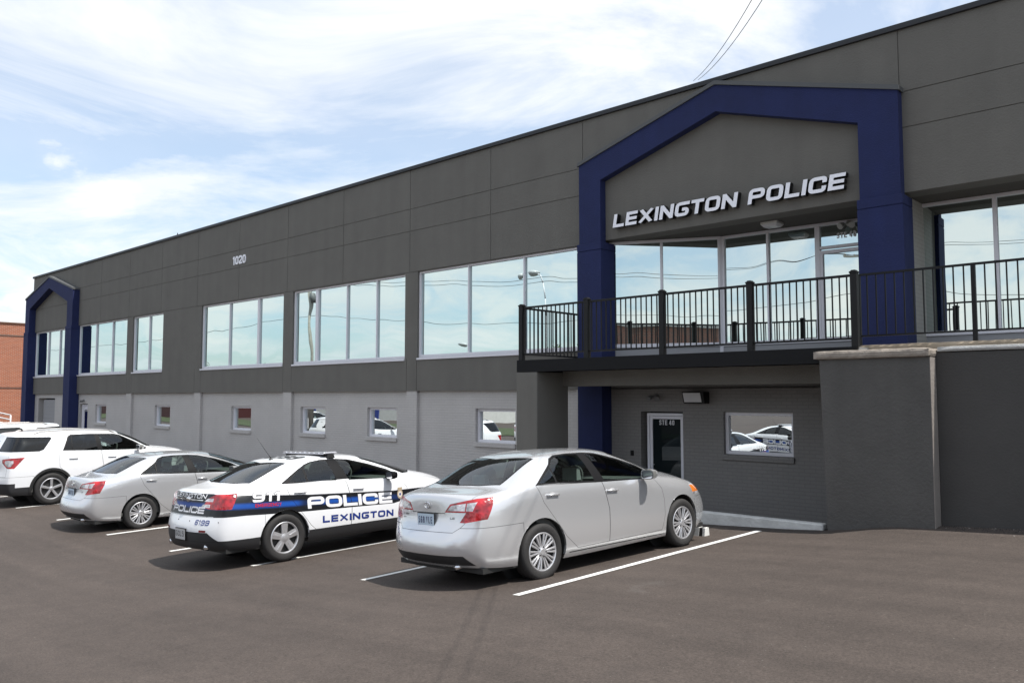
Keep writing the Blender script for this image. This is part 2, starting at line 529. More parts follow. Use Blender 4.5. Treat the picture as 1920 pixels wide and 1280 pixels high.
def build_ground():
    xs = [-600, -300, -150, -90] + [-70 + i * 2 for i in range(15)] + [-40 + i * 0.8 for i in range(60)] + [8 + i * 3 for i in range(12)] + [60, 100, 200, 400, 600]
    xs += [-11.45, -10.9, -5.08, -5.02]
    ys = [-600, -300, -120, -60, -30, -20, -14] + [-10 + i * 0.8 for i in range(28)] + [12.52, 12.60, 13.5, 15, 18, 25, 40, 80, 200, 600]
    xs = sorted(set(xs)); ys = sorted(set(ys))
    bm = bmesh.new(); G = []
    for x in xs:
        row = []
        for y in ys:
            z = zg(x, y)
            if -11.3 < x < -5.05 and y > 12.55: z = -2.63
            row.append(bm.verts.new((x, y, z)))
        G.append(row)
    for i in range(len(xs) - 1):
        for j in range(len(ys) - 1):
            bm.faces.new((G[i][j], G[i + 1][j], G[i + 1][j + 1], G[i][j + 1]))
    me = bpy.data.meshes.new('asphalt_ground'); bm.to_mesh(me); bm.free()
    o = link('asphalt_ground', me, ASPH, smooth=True)
    tag(o, kind='structure')


build_ground()


def ground_strip(name, p0, p1, w, m, dz=0.004, **kw):
    a = Vector(p0); b = Vector(p1); d = (b - a); n = max(2, int(d.length / 0.3)); u = d.normalized(); s = Vector((-u.y, u.x)) * w / 2
    mb = MB()
    prev = None
    for i in range(n + 1):
        c = a + d * i / n
        # average of neighbouring ground so that the sheet never dips under the facetted ground
        P = []
        for q in (c - s, c + s):
            P.append((q.x, q.y, zsurf(q.x, q.y) + dz))
        if prev: mb.face([prev[0], prev[1], P[1], P[0]])
        prev = P
    return tag(mb.build(name, m, smooth=True), **kw)


_g = bpy.data.objects['asphalt_ground'].data
_gb = BVHTree.FromPolygons([v.co[:] for v in _g.vertices], [p.vertices[:] for p in _g.polygons])


def zsurf(x, y):
    h = _gb.ray_cast(Vector((x, y, 50)), Vector((0, 0, -1)))
    return h[0].z if h[0] else zg(x, y)


LINES = [-5.97, -8.61, -11.3, -14.0, -16.7, -19.4, -22.1, -24.8, -27.5, -30.2]
for i, x in enumerate(LINES):
    ground_strip('parking_line', (x, 6.5), (x + 0.03, 12.0), 0.10, LINE, kind='structure')
for x in (-30.2, -27.5, -24.8, -22.1, -19.4, -16.7, -14.0, -11.3, -8.6, -5.9, -3.2, -0.5):
    ground_strip('parking_line', (x, -3.2), (x, -8.4), 0.10, LINE, kind='structure')

# ------------------------------------------------------------------ the police station
YF = 13.4
bld = empty('police_station', (-22 * K, 20 * K, -2.6), 'long two storey dark grey station with mirrored windows and pale grey brick ground floor', 'building')
GV = [-35.82, -32.96, -30.11, -27.30, -24.48, -21.61, -18.80, -15.95, -13.09, -10.41, -4.13, -1.3, 1.5]
GH = [4.77, 4.20, 3.15]
gw = 0.007
SX0, SX1 = -9.93, -4.62       # storefront opening inside the portal
RX0 = -4.13                   # recessed bay right of the portal
wins = [(-43.75, -38.6, 0.98, 3.10), (-38.2, -33.08, 0.97, 3.12), (-32.55, -29.9, 0.97, 3.12), (-26.95, -21.79, 0.97, 3.13), (-21.28, -16.12, 0.97, 3.13), (-15.64, -10.40, 0.98, 3.14)]
xs = [-44.2, 5.0, SX0, SX1, RX0]
zs = [0.16, 5.77, 0.55, 3.174]
for x in GV: xs += [x - gw, x + gw]
for z in GH: zs += [z - gw, z + gw]
for w in wins: xs += [w[0], w[1]]; zs += [w[2], w[3]]
# pilaster joints below the sills
PIL = [(-33.0, -32.55), (-27.38, -26.93), (-21.76, -21.31), (-16.05, -15.66), (-10.62, -10.0)]
for a, b in PIL: xs += [a - gw, a + gw, b - gw, b + gw]


def dep(x, z):
    for w in wins:
        if w[0] < x < w[1] and w[2] < z < w[3]: return None
    if SX0 < x < SX1 and z < 3.174: return None
    if x > RX0 and z < 3.174: return None
    for g in GV:
        if abs(x - g) < gw and z > 3.15: return 0.014
    if (abs(z - 4.77) < gw or abs(z - 4.20) < gw) and not (-10.1 < x < -4.3): return 0.014
    if abs(z - 3.15) < gw and not (SX0 < x < SX1) and not x > RX0: return 0.014
    for a, b in PIL[:-1]:
        if (abs(x - a) < gw or abs(x - b) < gw) and z < 0.97: return 0.014
    return 0.0


relief(xs, zs, dep, YF).build('upper_wall', STUCCO, bld)
m = MB(K)
m.box(-44.27, YF - 0.05, 5.77, 5.0, YF + 0.35, 5.86)
m.build('roof_flashing', FLASH, bld, bevel=0.006)
m = MB(K)
m.box(-44.2, YF + 0.43, 5.4, 5.0, 40, 5.55)
m.build('roof', ROOFM, bld)
m = MB(K)
m.face([(-44.2, YF, -3.2), (-44.2, 40, -3.2), (-44.2, 40, 5.77), (-44.2, YF, 5.77)])
m.face([(5, YF, -3.2), (5, 40, -3.2), (5, 40, 5.77), (5, YF, 5.77)])
m.face([(-44.2, 40, -3.2), (5, 40, -3.2), (5, 40, 5.77), (-44.2, 40, 5.77)])
m.build('side_wall', STUCCO, bld)
# underside of the stucco band where it oversails the brick
m = MB(K)
m.face([(-44.2, YF, 0.16), (-44.2, YF + 0.12, 0.16), (SX1, YF + 0.12, 0.16), (SX1, YF, 0.16)])
m.build('band_soffit', STUCCO, bld)

# brick wall at the lower level
YB = 13.5
small = [(-36.29, -35.15, -1.05, -0.29), (-30.62, -29.36, -1.04, -0.285), (-24.96, -23.72, -1.04, -0.28), (-20.93, -19.68, -1.03, -0.27), (-17.76, -16.53, -1.03, -0.265), (-13.67, -12.41, -1.03, -0.26), (-7.33, -6.03, -1.01, -0.26)]
doors = [(-9.10, -8.16, -2.42, -0.27), (-38.05, -37.12, -2.50, -0.27)]
garage = (-43.25, -41.05, -2.50, -0.03)
xs = [-44.2, SX1 + 0.25]; zs = [-3.2, 0.16, 0.55]
for w in small + doors + [garage]: xs += [w[0], w[1]]; zs += [w[2], w[3]]
for a, b in PIL: xs += [a, b]


def depb(x, z):
    for w in small + doors + [garage]:
        if w[0] < x < w[1] and w[2] < z < w[3]: return None
    if z > 0.16 and not (SX0 < x < SX1): return 0.12
    for a, b in PIL:
        if a < x < b and z < 0.16: return -0.085
    return 0.0


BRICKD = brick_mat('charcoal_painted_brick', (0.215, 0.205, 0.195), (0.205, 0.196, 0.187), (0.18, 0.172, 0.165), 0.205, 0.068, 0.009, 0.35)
relief(xs + [-9.9], zs, lambda x, z: depb(x, z) if x < -9.9 else None, YB).build('brick_wall', BRICK, bld)
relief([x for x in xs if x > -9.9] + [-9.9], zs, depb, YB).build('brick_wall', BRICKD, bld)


def window(x0, x1, z0, z1, y, mull, glass, fr=0.045, sill=None, parent=bld, mw=0.035, name='window', inset=0.055, bottom=0.075):
    """frame (part) with its panes (sub-part) and sill"""
    m = MB(K)
    d0, d1 = y, y + 0.09
    m.box(x0, d0, z0, x0 + fr, d1, z1); m.box(x1 - fr, d0, z0, x1, d1, z1)
    m.box(x0 + fr, d0, z1 - fr, x1 - fr, d1, z1); m.box(x0 + fr, d0, z0, x1 - fr, d1, z0 + bottom)
    for q in mull:
        xx, ww = q if isinstance(q, tuple) else (q, mw)
        m.box(xx - ww / 2, d0 + 0.002, z0 + bottom, xx + ww / 2, d1, z1 - fr)
    o = m.build(name, ALU, parent, bevel=0.004)
    g = MB(K)
    edges = [x0 + fr] + [q[0] if isinstance(q, tuple) else q for q in mull] + [x1 - fr]
    for a, b in zip(edges[:-1], edges[1:]):
        j = [random.uniform(-0.0006, 0.0006) for _ in range(3)]
        # each pane sits a hair differently in its gasket
        yy = y + inset
        g.face([(a, yy + j[0], z0 + bottom), (b, yy + j[1], z0 + bottom), (b, yy + j[1] + j[2], z1 - fr), (a, yy + j[0] + j[2], z1 - fr)])
    g.build('pane', glass, o)
    if sill:
        s = MB(K); s.box(x0 - sill[0], sill[1], z0 - sill[2], x1 + sill[0], y + 0.1, z0 - 0.003)
        s.build('sill', sill[3], o, bevel=0.005)
    return o


mulls = [[-42.06, -40.6], [-36.35, -34.65], [-31.2], [-25.13, (-23.32, 0.11)], [(-20.12, 0.12), -18.68, -17.36], [-13.88, -12.12]]
for w, mu in zip(wins, mulls):
    window(w[0], w[1], w[2], w[3], YF + 0.055, mu, WGLASS, sill=(0.0, YF - 0.03, 0.05, ALU))
for w in small:
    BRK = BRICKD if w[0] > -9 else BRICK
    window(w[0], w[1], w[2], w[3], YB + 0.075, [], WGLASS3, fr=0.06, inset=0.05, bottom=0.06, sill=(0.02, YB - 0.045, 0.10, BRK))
# walls of the window reveals' backing so nothing is seen through
m = MB(K); m.box(-44.15, YF + 0.44, -3.1, -10.0, YF + 0.5, 5.5); m.box(-10.0, YF + 0.44, -3.1, SX1 + 0.2, YF + 0.5, 0.50)
m.build('inner_wall', BLACKM, bld)


def glazed_door(x0, x1, z0, z1, y, glass, fr, hinge_side, handle=True, parent=bld, name='door', jamb=0.05):
    m = MB(K)
    m.box(x0, y, z0, x0 + jamb, y + 0.12, z1); m.box(x1 - jamb, y, z0, x1, y + 0.12, z1); m.box(x0 + jamb, y, z1 - jamb, x1 - jamb, y + 0.12, z1)
    fo = m.build('door_frame', ALU, parent, bevel=0.004)
    a, b, t = x0 + jamb + 0.004, x1 - jamb - 0.004, z1 - jamb - 0.006
    m = MB(K); yy = y + 0.02
    m.box(a, yy, z0, a + fr, yy + 0.045, t); m.box(b - fr, yy, z0, b, yy + 0.045, t)
    m.box(a + fr, yy, t - fr, b - fr, yy + 0.045, t); m.box(a + fr, yy, z0, b - fr, yy + 0.045, z0 + 0.22)
    d = m.build(name, ALU, parent, bevel=0.003)
    g = MB(K); g.face([(a + fr, yy + 0.02, z0 + 0.2), (b - fr, yy + 0.02, z0 + 0.2), (b - fr, yy + 0.02, t - fr), (a + fr, yy + 0.02, t - fr)])
    g.build('pane', glass, d)
    if handle:
        hx = a + fr + 0.03
        h = MB(K)
        h.tube((hx, yy - 0.06, z0 + 0.86), (hx, yy - 0.06, z0 + 1.14), 0.012)
        h.tube((hx, yy - 0.06, z0 + 0.865), (hx, yy + 0.01, z0 + 0.865), 0.009); h.tube((hx, yy - 0.06, z0 + 1.135), (hx, yy + 0.01, z0 + 1.135), 0.009)
        h.build('door_handle', ALU, d, smooth=True)
    return d


glazed_door(-9.0, -8.16, -2.42, -0.30, YB + 0.07, DGLASS, 0.055, 'r')
glazed_door(-37.95, -37.14, -2.50, -0.30, YB + 0.07, BGLASS, 0.16, 'r')
m = MB(K); m.box(-42.8, YB + 0.1, -2.5, -41.1, YB + 0.13, -0.10)
for i in range(14): m.box(-42.8, YB + 0.085, -2.5 + i * 0.172, -41.1, YB + 0.1, -2.5 + i * 0.172 + 0.15)
m.build('roller_door', mat('grey_roller_steel', (0.30, 0.30, 0.31), 0.6), bld)


def pentagon(xl, xr, ez, apz, bot):
    return xl, xr, ez, apz, bot


def portal(name, xl, xr, ez, apx, apz, ixl, ixr, iez, iapz, y0, y1, zstep, zbot):
    m = MB(K)
    # upper ring: left leg, left rafter, right rafter, right leg (each a prism, butted on mitre lines)
    m.prism([(xl, zstep), (ixl, zstep), (ixl, iez), (xl, ez)], y0, y1)
    m.prism([(xl, ez), (ixl, iez), (apx, iapz), (apx, apz)], y0, y1)
    m.prism([(apx, apz), (apx, iapz), (ixr, iez), (xr, ez)], y0, y1)
    m.prism([(ixr, iez), (ixr, zstep), (xr, zstep), (xr, ez)], y0, y1)
    o = MB(K)
    bmv = m.mesh('portal_frame')
    bm = bmesh.new(); bm.from_mesh(bmv)
    bmesh.ops.remove_doubles(bm, verts=bm.verts, dist=0.0005)
    # drop the internal mitre faces
    seen = {}
    for f in bm.faces:
        seen.setdefault(frozenset(v.index for v in f.verts), []).append(f)
    kill = [f for fs in seen.values() if len(fs) > 1 for f in fs]
    bmesh.ops.delete(bm, geom=kill, context='FACES')
    bmesh.ops.recalc_face_normals(bm, faces=bm.faces)
    bm.to_mesh(bmv); bm.free()
    ob = link(name, bmv, BLUE, bld)
    e = 0.035
    for a, b in ((xl, ixl), (ixr, xr)):
        c = MB(K)
        c.box(a - e, y0 - e, zstep - 0.15, b + e, y1 + 0.25, zstep)
        c.box(a - e + 0.008, y0 - e + 0.008, zstep - 0.162, b + e - 0.008, y1 + 0.25, zstep - 0.15)
        c.box(a - e, y0 - e, zbot, b + e, y1 + 0.25, zstep - 0.162)
        c.build('portal_column', BLUE, bld, bevel=0.012)
    # metal cap on the slopes
    t = 0.075; s = MB(K)
    s.prism([(xl - 0.03, ez - 0.01), (apx, apz + 0.002), (apx, apz + t), (xl - 0.03, ez + t - 0.01)], y0 - 0.03, y1)
    s.prism([(apx, apz + 0.002), (xr + 0.03, ez - 0.01), (xr + 0.03, ez + t - 0.01), (apx, apz + t)], y0 - 0.03, y1)
    return ob, s.build('portal_cap', mat('grey_cap_metal', (0.085, 0.088, 0.09), 0.6), bld)


portal('portal_frame', -10.37, -4.10, 4.76, -7.23, 5.66, -9.83, -4.72, 4.38, 5.17, 13.22, 13.40, 3.12, -2.9)
portal('portal_frame', -44.35, -38.20, 4.70, -41.2, 5.50, -43.78, -38.85, 4.22, 5.02, 13.12, 13.40, 3.12, -3.0)

# storefront: an angled bay running back from the left column, then parallel to the facade
PA = [(-9.93, 13.66), (-7.935, 14.612)]
PB = [(-7.905, 14.655), (-4.55, 14.84)]


def storefront(P, Q, zb, zt, mull, glass, zpanel, extra=None):
    a = Vector(P); b = Vector(Q); L = (b - a).length; u = (b - a).normalized(); n = Vector((u.y, -u.x))  # towards the viewer

    def obb(m, s0, s1, z0, z1, d0, d1):
        pts = [(a + u * s + n * d) for s, d in ((s0, d0), (s1, d0), (s1, d1), (s0, d1))]
        m.prism([(p.x, p.y) for p in pts], z0, z1, 'z')
    m = MB(K); fr = 0.05
    obb(m, 0, L, zt - fr, zt, -0.05, 0.05); obb(m, 0, L, zb, zb + 0.075, -0.05, 0.06)
    ss = [0 + fr / 2] + [q[0] for q in mull] + [L - fr / 2]
    ws = [fr] + [q[1] for q in mull] + [fr]
    for s_, w_ in zip(ss, ws): obb(m, s_ - w_ / 2, s_ + w_ / 2, zb + 0.075, zt - fr, -0.05, 0.048)
    if extra:
        for (s0, s1, z0, z1) in extra: obb(m, s0, s1, z0, z1, -0.045, 0.044)
    o = m.build('storefront_window', ALU, bld, bevel=0.004)
    g = MB(K)
    for s0, s1 in zip(ss[:-1], ss[1:]):
        p0 = a + u * s0; p1 = a + u * s1
        g.face([(p0.x, p0.y, zb), (p1.x, p1.y, zb), (p1.x, p1.y, zt), (p0.x, p0.y, zt)])
    g.build('pane', glass, o)
    if zpanel < zb:
        pm = MB(K); obb(pm, 0, L, zpanel, zb - 0.003, -0.05, 0.03)
        pm.build('sill_panel', mat('grey_panel', (0.30, 0.30, 0.31), 0.6), o)
    return o, a, u, n


oA = storefront(PA[0], PA[1], 1.0, 3.17, [(1.06, 0.05)], WGLASS2, 0.66)
LB = (Vector(PB[1]) - Vector(PB[0])).length
oB = storefront(PB[0], PB[1], 1.0, 3.17, [(0.93, 0.05), (1.87, 0.09), (2.78, 0.07)], WGLASS2, 0.66,
                extra=[(1.91, 2.75, 2.60, 2.66), (1.91, 2.75, 2.69, 2.74), (1.915, 1.965, 1.08, 2.60), (2.69, 2.74, 1.08, 2.60)])
m = MB(K); m.prism([(-7.945, 14.56), (-7.895, 14.60), (-7.895, 14.70), (-7.945, 14.67)], 0.66, 3.17, 'z'); m.build('corner_post', ALU, bld, bevel=0.004)
oC = storefront((-4.20, 14.42), (5.0, 14.75), 0.99, 3.17, [(1.10, 0.06), (2.25, 0.06), (3.4, 0.06), (4.6, 0.06), (6.0, 0.06)], WGLASS2, 0.66)
# soffits, return walls and floor behind
m = MB(K)
m.face([(SX0 - 0.05, YF + 0.05, 3.176), (SX1 + 0.1, YF + 0.05, 3.176), (SX1 + 0.1, 15.1, 3.176), (SX0 - 0.05, 15.1, 3.176)])
m.face([(RX0 - 0.05, YF + 0.02, 3.176), (5.0, YF + 0.02, 3.176), (5.0, 15.1, 3.176), (RX0 - 0.05, 15.1, 3.176)])
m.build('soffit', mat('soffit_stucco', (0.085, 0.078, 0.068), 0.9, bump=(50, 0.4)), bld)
m = MB(K)
m.box(-4.60, YF + 0.02, 0.4, RX0 - 0.005, 15.0, 3.17)
m.build('return_wall', brick_mat('buff_painted_brick', (0.36, 0.345, 0.32), (0.345, 0.33, 0.305), (0.31, 0.295, 0.27), 0.215, 0.075, 0.01, 0.5, 'yz'), bld)

# ------------------------------------------------------------------ landing, wall block and ledges
deck = empty('balcony', (-7.4 * K, 12.4 * K, 0.48 * K), 'black fascia balcony in front of the blue gabled entrance', 'balcony')
m = MB(K)
m.box(-10.54, 11.5, 0.478, -4.2, 11.56, 0.70)
m.box(-10.54, 11.56, 0.478, -10.48, 13.34, 0.70)
m.build('fascia', FASC, deck, bevel=0.004)
m = MB(K); m.box(-10.48, 11.56, 0.56, -4.2, 14.6, 0.695)
m.build('deck_slab', mat('deck_concrete', (0.2, 0.2, 0.2), 0.8), deck)
m = MB(K); m.box(-10.03, 12.25, 0.21, -4.6, 12.55, 0.50)
m.build('beam', STUCCO, deck, bevel=0.008)
m = MB(K); m.box(-10.55, 11.5, -2.9, -10.03, 12.42, 0.474)
m.build('pier', STUCCO, deck, bevel=0.02)

blk = empty('retaining_wall', (-3.9 * K, 12.0 * K, -2.1), 'charcoal block wall with a rough concrete cap beside the balcony', 'wall')
m = MB(K)
m.prism([(-4.60, -2.6), (-3.256, -2.6), (-3.256, 0.52), (-4.69, 0.52)], 11.4, 13.3)
m.build('wall_face', STUCCO2, blk)


def rough_box(x0, y0, z0, x1, y1, z1, amp, seg=0.07):
    bm = bmesh.new()
    nx = max(2, int((x1 - x0) / seg)); ny = max(2, int((y1 - y0) / seg)); nz = max(2, int((z1 - z0) / 0.04))
    ids = {}

    def V_(i, j, k_):
        if (i, j, k_) not in ids:
            def h(*a):
                return (math.sin(a[0] * 12.9898 + a[1] * 78.233 + a[2] * 37.719) * 43758.5453) % 1 - 0.5
            x = x0 + (x1 - x0) * i / nx; y = y0 + (y1 - y0) * j / ny; z = z0 + (z1 - z0) * k_ / nz
            c = 0.012 if (i in (0, nx)) + (j in (0, ny)) + (k_ in (0, nz)) >= 2 else 0
            x += h(i, j, k_) * amp * .6; y += h(i + 7, j, k_) * amp; z += h(i, j + 3, k_ + 1) * amp
            x -= c * ((i == nx) - (i == 0)); y -= c * ((j == ny) - (j == 0)); z -= c * ((k_ == nz) - (k_ == 0))
            ids[(i, j, k_)] = bm.verts.new((x * K, y * K, z * K))
        return ids[(i, j, k_)]
    for i in range(nx):
        for j in range(ny):
            bm.faces.new((V_(i, j, 0), V_(i, j + 1, 0), V_(i + 1, j + 1, 0), V_(i + 1, j, 0)))
            bm.faces.new((V_(i, j, nz), V_(i + 1, j, nz), V_(i + 1, j + 1, nz), V_(i, j + 1, nz)))
    for i in range(nx):
        for k_ in range(nz):
            bm.faces.new((V_(i, 0, k_), V_(i + 1, 0, k_), V_(i + 1, 0, k_ + 1), V_(i, 0, k_ + 1)))
            bm.faces.new((V_(i, ny, k_), V_(i, ny, k_ + 1), V_(i + 1, ny, k_ + 1), V_(i + 1, ny, k_)))
    for j in range(ny):
        for k_ in range(nz):
            bm.faces.new((V_(0, j, k_), V_(0, j, k_ + 1), V_(0, j + 1, k_ + 1), V_(0, j + 1, k_)))
            bm.faces.new((V_(nx, j, k_), V_(nx, j + 1, k_), V_(nx, j + 1, k_ + 1), V_(nx, j, k_ + 1)))
    me = bpy.data.meshes.new('cap'); bm.to_mesh(me); bm.free()
    return me


link('cap', rough_box(-4.76, 11.34, 0.523, -3.235, 12.2, 0.645, 0.006), CONC, blk)
m = MB(K); m.prism([(11.402, -2.6), (11.64, -2.6), (11.64, 0.52), (11.402, 0.52)], -3.2555, -3.247, 'x')
m.build('end_face', mat('bare_wall_end', (0.235, 0.21, 0.19), 0.9, bump=(20, 0.5), var=0.15), blk)

wr = empty('retaining_wall', (1 * K, 12.0 * K, -2.0), 'long charcoal retaining wall with thin concrete coping right of the block', 'wall')
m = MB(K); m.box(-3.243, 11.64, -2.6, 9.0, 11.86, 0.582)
m.build('wall_face', mat('shaded_wall_paint', (0.062, 0.059, 0.056), 0.9, bump=(30, 0.25), var=0.12, vscale=1.1), wr)  # this wall's deeper shade is put into its colour, darker than the block
link('coping', rough_box(-3.23, 11.61, 0.585, 9.0, 11.9, 0.665, 0.003, 0.15), CONC2, wr)
lg = empty('walkway_ledge', (1 * K, 12.3 * K, 0.3), 'rust stained concrete ledge carrying the railing behind the coping', 'ledge')
link('ledge_edge', rough_box(-4.42, 11.96, 0.50, 9.0, 12.3, 0.748, 0.005, 0.12), RUST, lg)
m = MB(K); m.box(-4.19, 12.3, 0.50, 9.0, 14.9, 0.70)
m.build('walkway_floor', CONC2, lg)

kb = MB(K); kb.box(-10.0, 11.4, -2.7, -4.70, 11.57, -1.755)
kob = kb.build('kerb_wall', mat('kerb_concrete', (0.56, 0.56, 0.54), 0.9, bump=(20, 0.6), var=0.22, vscale=3), bevel=0.02)
tag(kob, 'low pale concrete kerb wall running from the block wall behind the nearest car', 'kerb')


# ------------------------------------------------------------------ railing
rail = empty('railing', (-6 * K, 11.5 * K, 0.7 * K), 'black metal railing round the balcony and along the walkway', 'railing')


def post(x, y, w, z0, z1, cap=True):
    m = MB(K); h = w / 2
    m.box(x - h, y - h, z0, x + h, y + h, z1 - 0.045)
    if cap:
        m.box(x - h - 0.008, y - h - 0.008, z1 - 0.045, x + h + 0.008, y + h + 0.008, z1 - 0.02)
        m.prism([(x - h - 0.002, z1 - 0.02), (x + h + 0.002, z1 - 0.02), (x + h * 0.6, z1), (x - h * 0.6, z1)], y - h * 0.8, y + h * 0.8)
    return m.build('post', BLACKM, rail, bevel=0.004)


YR = 11.55
PX = [-10.45, -8.895, -7.34, -5.785, -4.23]
for x in PX: post(x, YR, 0.092, 0.70, 1.765)
rt, rb, pk = MB(K), MB(K), None
for a, b in zip(PX[:-1], PX[1:]):
    rt = MB(K); rt.box(a + 0.047, YR - 0.02, 1.675, b - 0.047, YR + 0.02, 1.71); rt.build('top_rail', BLACKM, rail, bevel=0.003)
    rt = MB(K); rt.box(a + 0.047, YR - 0.015, 0.80, b - 0.047, YR + 0.015, 0.83); rt.build('bottom_rail', BLACKM, rail, bevel=0.003)
    n = 14
    for i in range(n):
        x = a + (b - a) * (i + 1) / (n + 1)
        q = MB(K); q.box(x - 0.0085, YR - 0.0085, 0.83, x + 0.0085, YR + 0.0085, 1.675); q.build('picket', BLACKM, rail)
q = MB(K); q.box(-10.47, YR + 0.05, 1.675, -10.43, 13.38, 1.71); q.build('top_rail', BLACKM, rail)
q = MB(K); q.box(-10.465, YR + 0.05, 0.80, -10.435, 13.38, 0.83); q.build('bottom_rail', BLACKM, rail)
for i in range(15):
    y = YR + (13.38 - YR) * (i + 1) / 16
    q = MB(K); q.box(-10.4585, y - 0.0085, 0.83, -10.4415, y + 0.0085, 1.675); q.build('picket', BLACKM, rail)
# the walkway section stands on the ledge, a little behind the balcony front
YW = 12.06
rt = MB(K); rt.box(-4.34, YW - 0.02, 1.745, 8.0, YW + 0.02, 1.775); rt.build('top_rail', BLACKM, rail)
rt = MB(K); rt.box(-4.34, YW - 0.015, 0.865, 8.0, YW + 0.015, 0.89); rt.build('bottom_rail', BLACKM, rail)
for x in (-4.36, -2.87, -1.37, 0.13):
    m = MB(K); h = 0.026; m.box(x - h, YW - h, 0.745, x + h, YW + h, 1.775); m.build('post', BLACKM, rail)
x = -4.24
while x < -0.3:
    if min(abs(x + 2.87), abs(x + 1.37)) > 0.05:
        q = MB(K); q.box(x - 0.0085, YW - 0.0085, 0.89, x + 0.0085, YW + 0.0085, 1.745); q.build('picket', BLACKM, rail)
    x += 0.1255

# ------------------------------------------------------------------ lettering
def fillet(pts, r, closed=False, seg=4):
    if r <= 0: return pts
    out = []; n = len(pts)
    for i, p in enumerate(pts):
        if not closed and i in (0, n - 1): out.append(p); continue
        a = Vector(pts[(i - 1) % n]); b = Vector(p); c = Vector(pts[(i + 1) % n])
        d1 = (a - b); d2 = (c - b); l1, l2 = d1.length, d2.length
        rr = min(r, l1 * 0.49, l2 * 0.49)
        s = b + d1.normalized() * rr; e = b + d2.normalized() * rr
        for k_ in range(seg + 1):
            t = k_ / seg
            q = s * (1 - t)**2 + b * 2 * t * (1 - t) + e * t * t
            out.append((q.x, q.y))
    return out


def glyph(ch, w, t, rd):
    """list of (points, closed, thickness) centre-line strokes in a w x 1 box"""
    l, r, B, T, M = t / 2, w - t / 2, t / 2, 1 - t / 2, 0.5
    R = rd
    S = []

    def st(p, closed=False, r_=0.0, th=t): S.append((fillet(p, r_, closed), closed, th))
    if ch == 'L': st([(l, 1), (l, B), (w, B)])
    elif ch == 'E': st([(w, T), (l, T), (l, B), (w, B)]); st([(t, M), (w * 0.96, M)])
    elif ch == 'F': st([(w, T), (l, T), (l, 0)]); st([(t, M), (w * 0.9, M)])
    elif ch == 'X': st([(l * 1.15, 0), (w - l * 1.15, 1)], th=t * 1.2); st([(l * 1.15, 1), (w - l * 1.15, 0)], th=t * 1.2)
    elif ch == 'I': st([(w / 2, 0), (w / 2, 1)])
    elif ch == 'N': st([(l, 0), (l, 1)]); st([(r, 0), (r, 1)]); st([(l * 1.0, 1 - t * .3), (w - l, t * .3)], th=t * 1.05)
    elif ch == 'M': st([(l, 0), (l, 1)]); st([(r, 0), (r, 1)]); st([(l, 1 - t * .3), (w / 2, 0.25), (r, 1 - t * .3)], th=t * .9)
    elif ch == 'G': st([(w, T), (l, T), (l, B), (r, B), (r, M - t * .1), (w * .5, M - t * .1)], r_=R)
    elif ch == 'C': st([(r, 0.60), (r, T), (l, T), (l, B), (r, B), (r, 0.40)], r_=R)
    elif ch == 'T': st([(0, T), (w, T)]); st([(w / 2, 1 - t), (w / 2, 0)])
    elif ch in 'O0D': st([(l, T), (r, T), (r, B), (l, B)], True, R)
    elif ch == 'P': st([(l, 0), (l, T), (r, T), (r, M - t * .2), (t, M - t * .2)], r_=R if R < .2 else R * .9)
    elif ch == 'R': st([(l, 0), (l, T), (r, T), (r, M), (t, M)], r_=R); st([(w * .45, M - t / 2), (r, 0)])
    elif ch == 'Y': st([(l, 1), (w / 2, 0.45)]); st([(r, 1), (w / 2, 0.45)]); st([(w / 2, 0.5), (w / 2, 0)])
    elif ch == 'V': st([(l, 1), (w / 2, t * .4), (r, 1)])
    elif ch == 'S': st([(r, 0.70), (r, T), (l, T), (l, M), (r, M), (r, B), (l, B), (l, 0.30)], r_=R)
    elif ch == '1': st([(w * 0.62, 0), (w * 0.62, 1)]); st([(w * .05, 0.74), (w * .62 - t * .3, 0.93)], th=t * .8)
    elif ch == '2': st([(l, 0.68), (l, T), (r, T), (r, M + .02), (l, B + .12), (l, B), (w, B)], r_=R * .6)
    elif ch == '4': st([(r - t * .4, 0), (r - t * .4, 1)]); st([(r - t * .6, 1 - t * .4), (l * .9, 0.30), (w, 0.30)])
    elif ch == '5': st([(w, T), (l, T), (l, M + .06), (r, M + .06), (r, B), (l, B), (l, .25)], r_=R * .5)
    elif ch == '6': st([(r, 0.72), (r, T), (l, T), (l, B), (r, B), (r, M), (t, M)], r_=R)
    elif ch == '9': st([(l, 0.28), (l, B), (r, B), (r, T), (l, T), (l, M), (w - t, M)], r_=R)
    elif ch == '8': st([(l, T), (r, T), (r, B), (l, B)], True, R); st([(t, M), (w - t, M)])
    elif ch == '-': st([(0, M), (w, M)])
    return S


NARROW = {'I': 0, '1': .62}


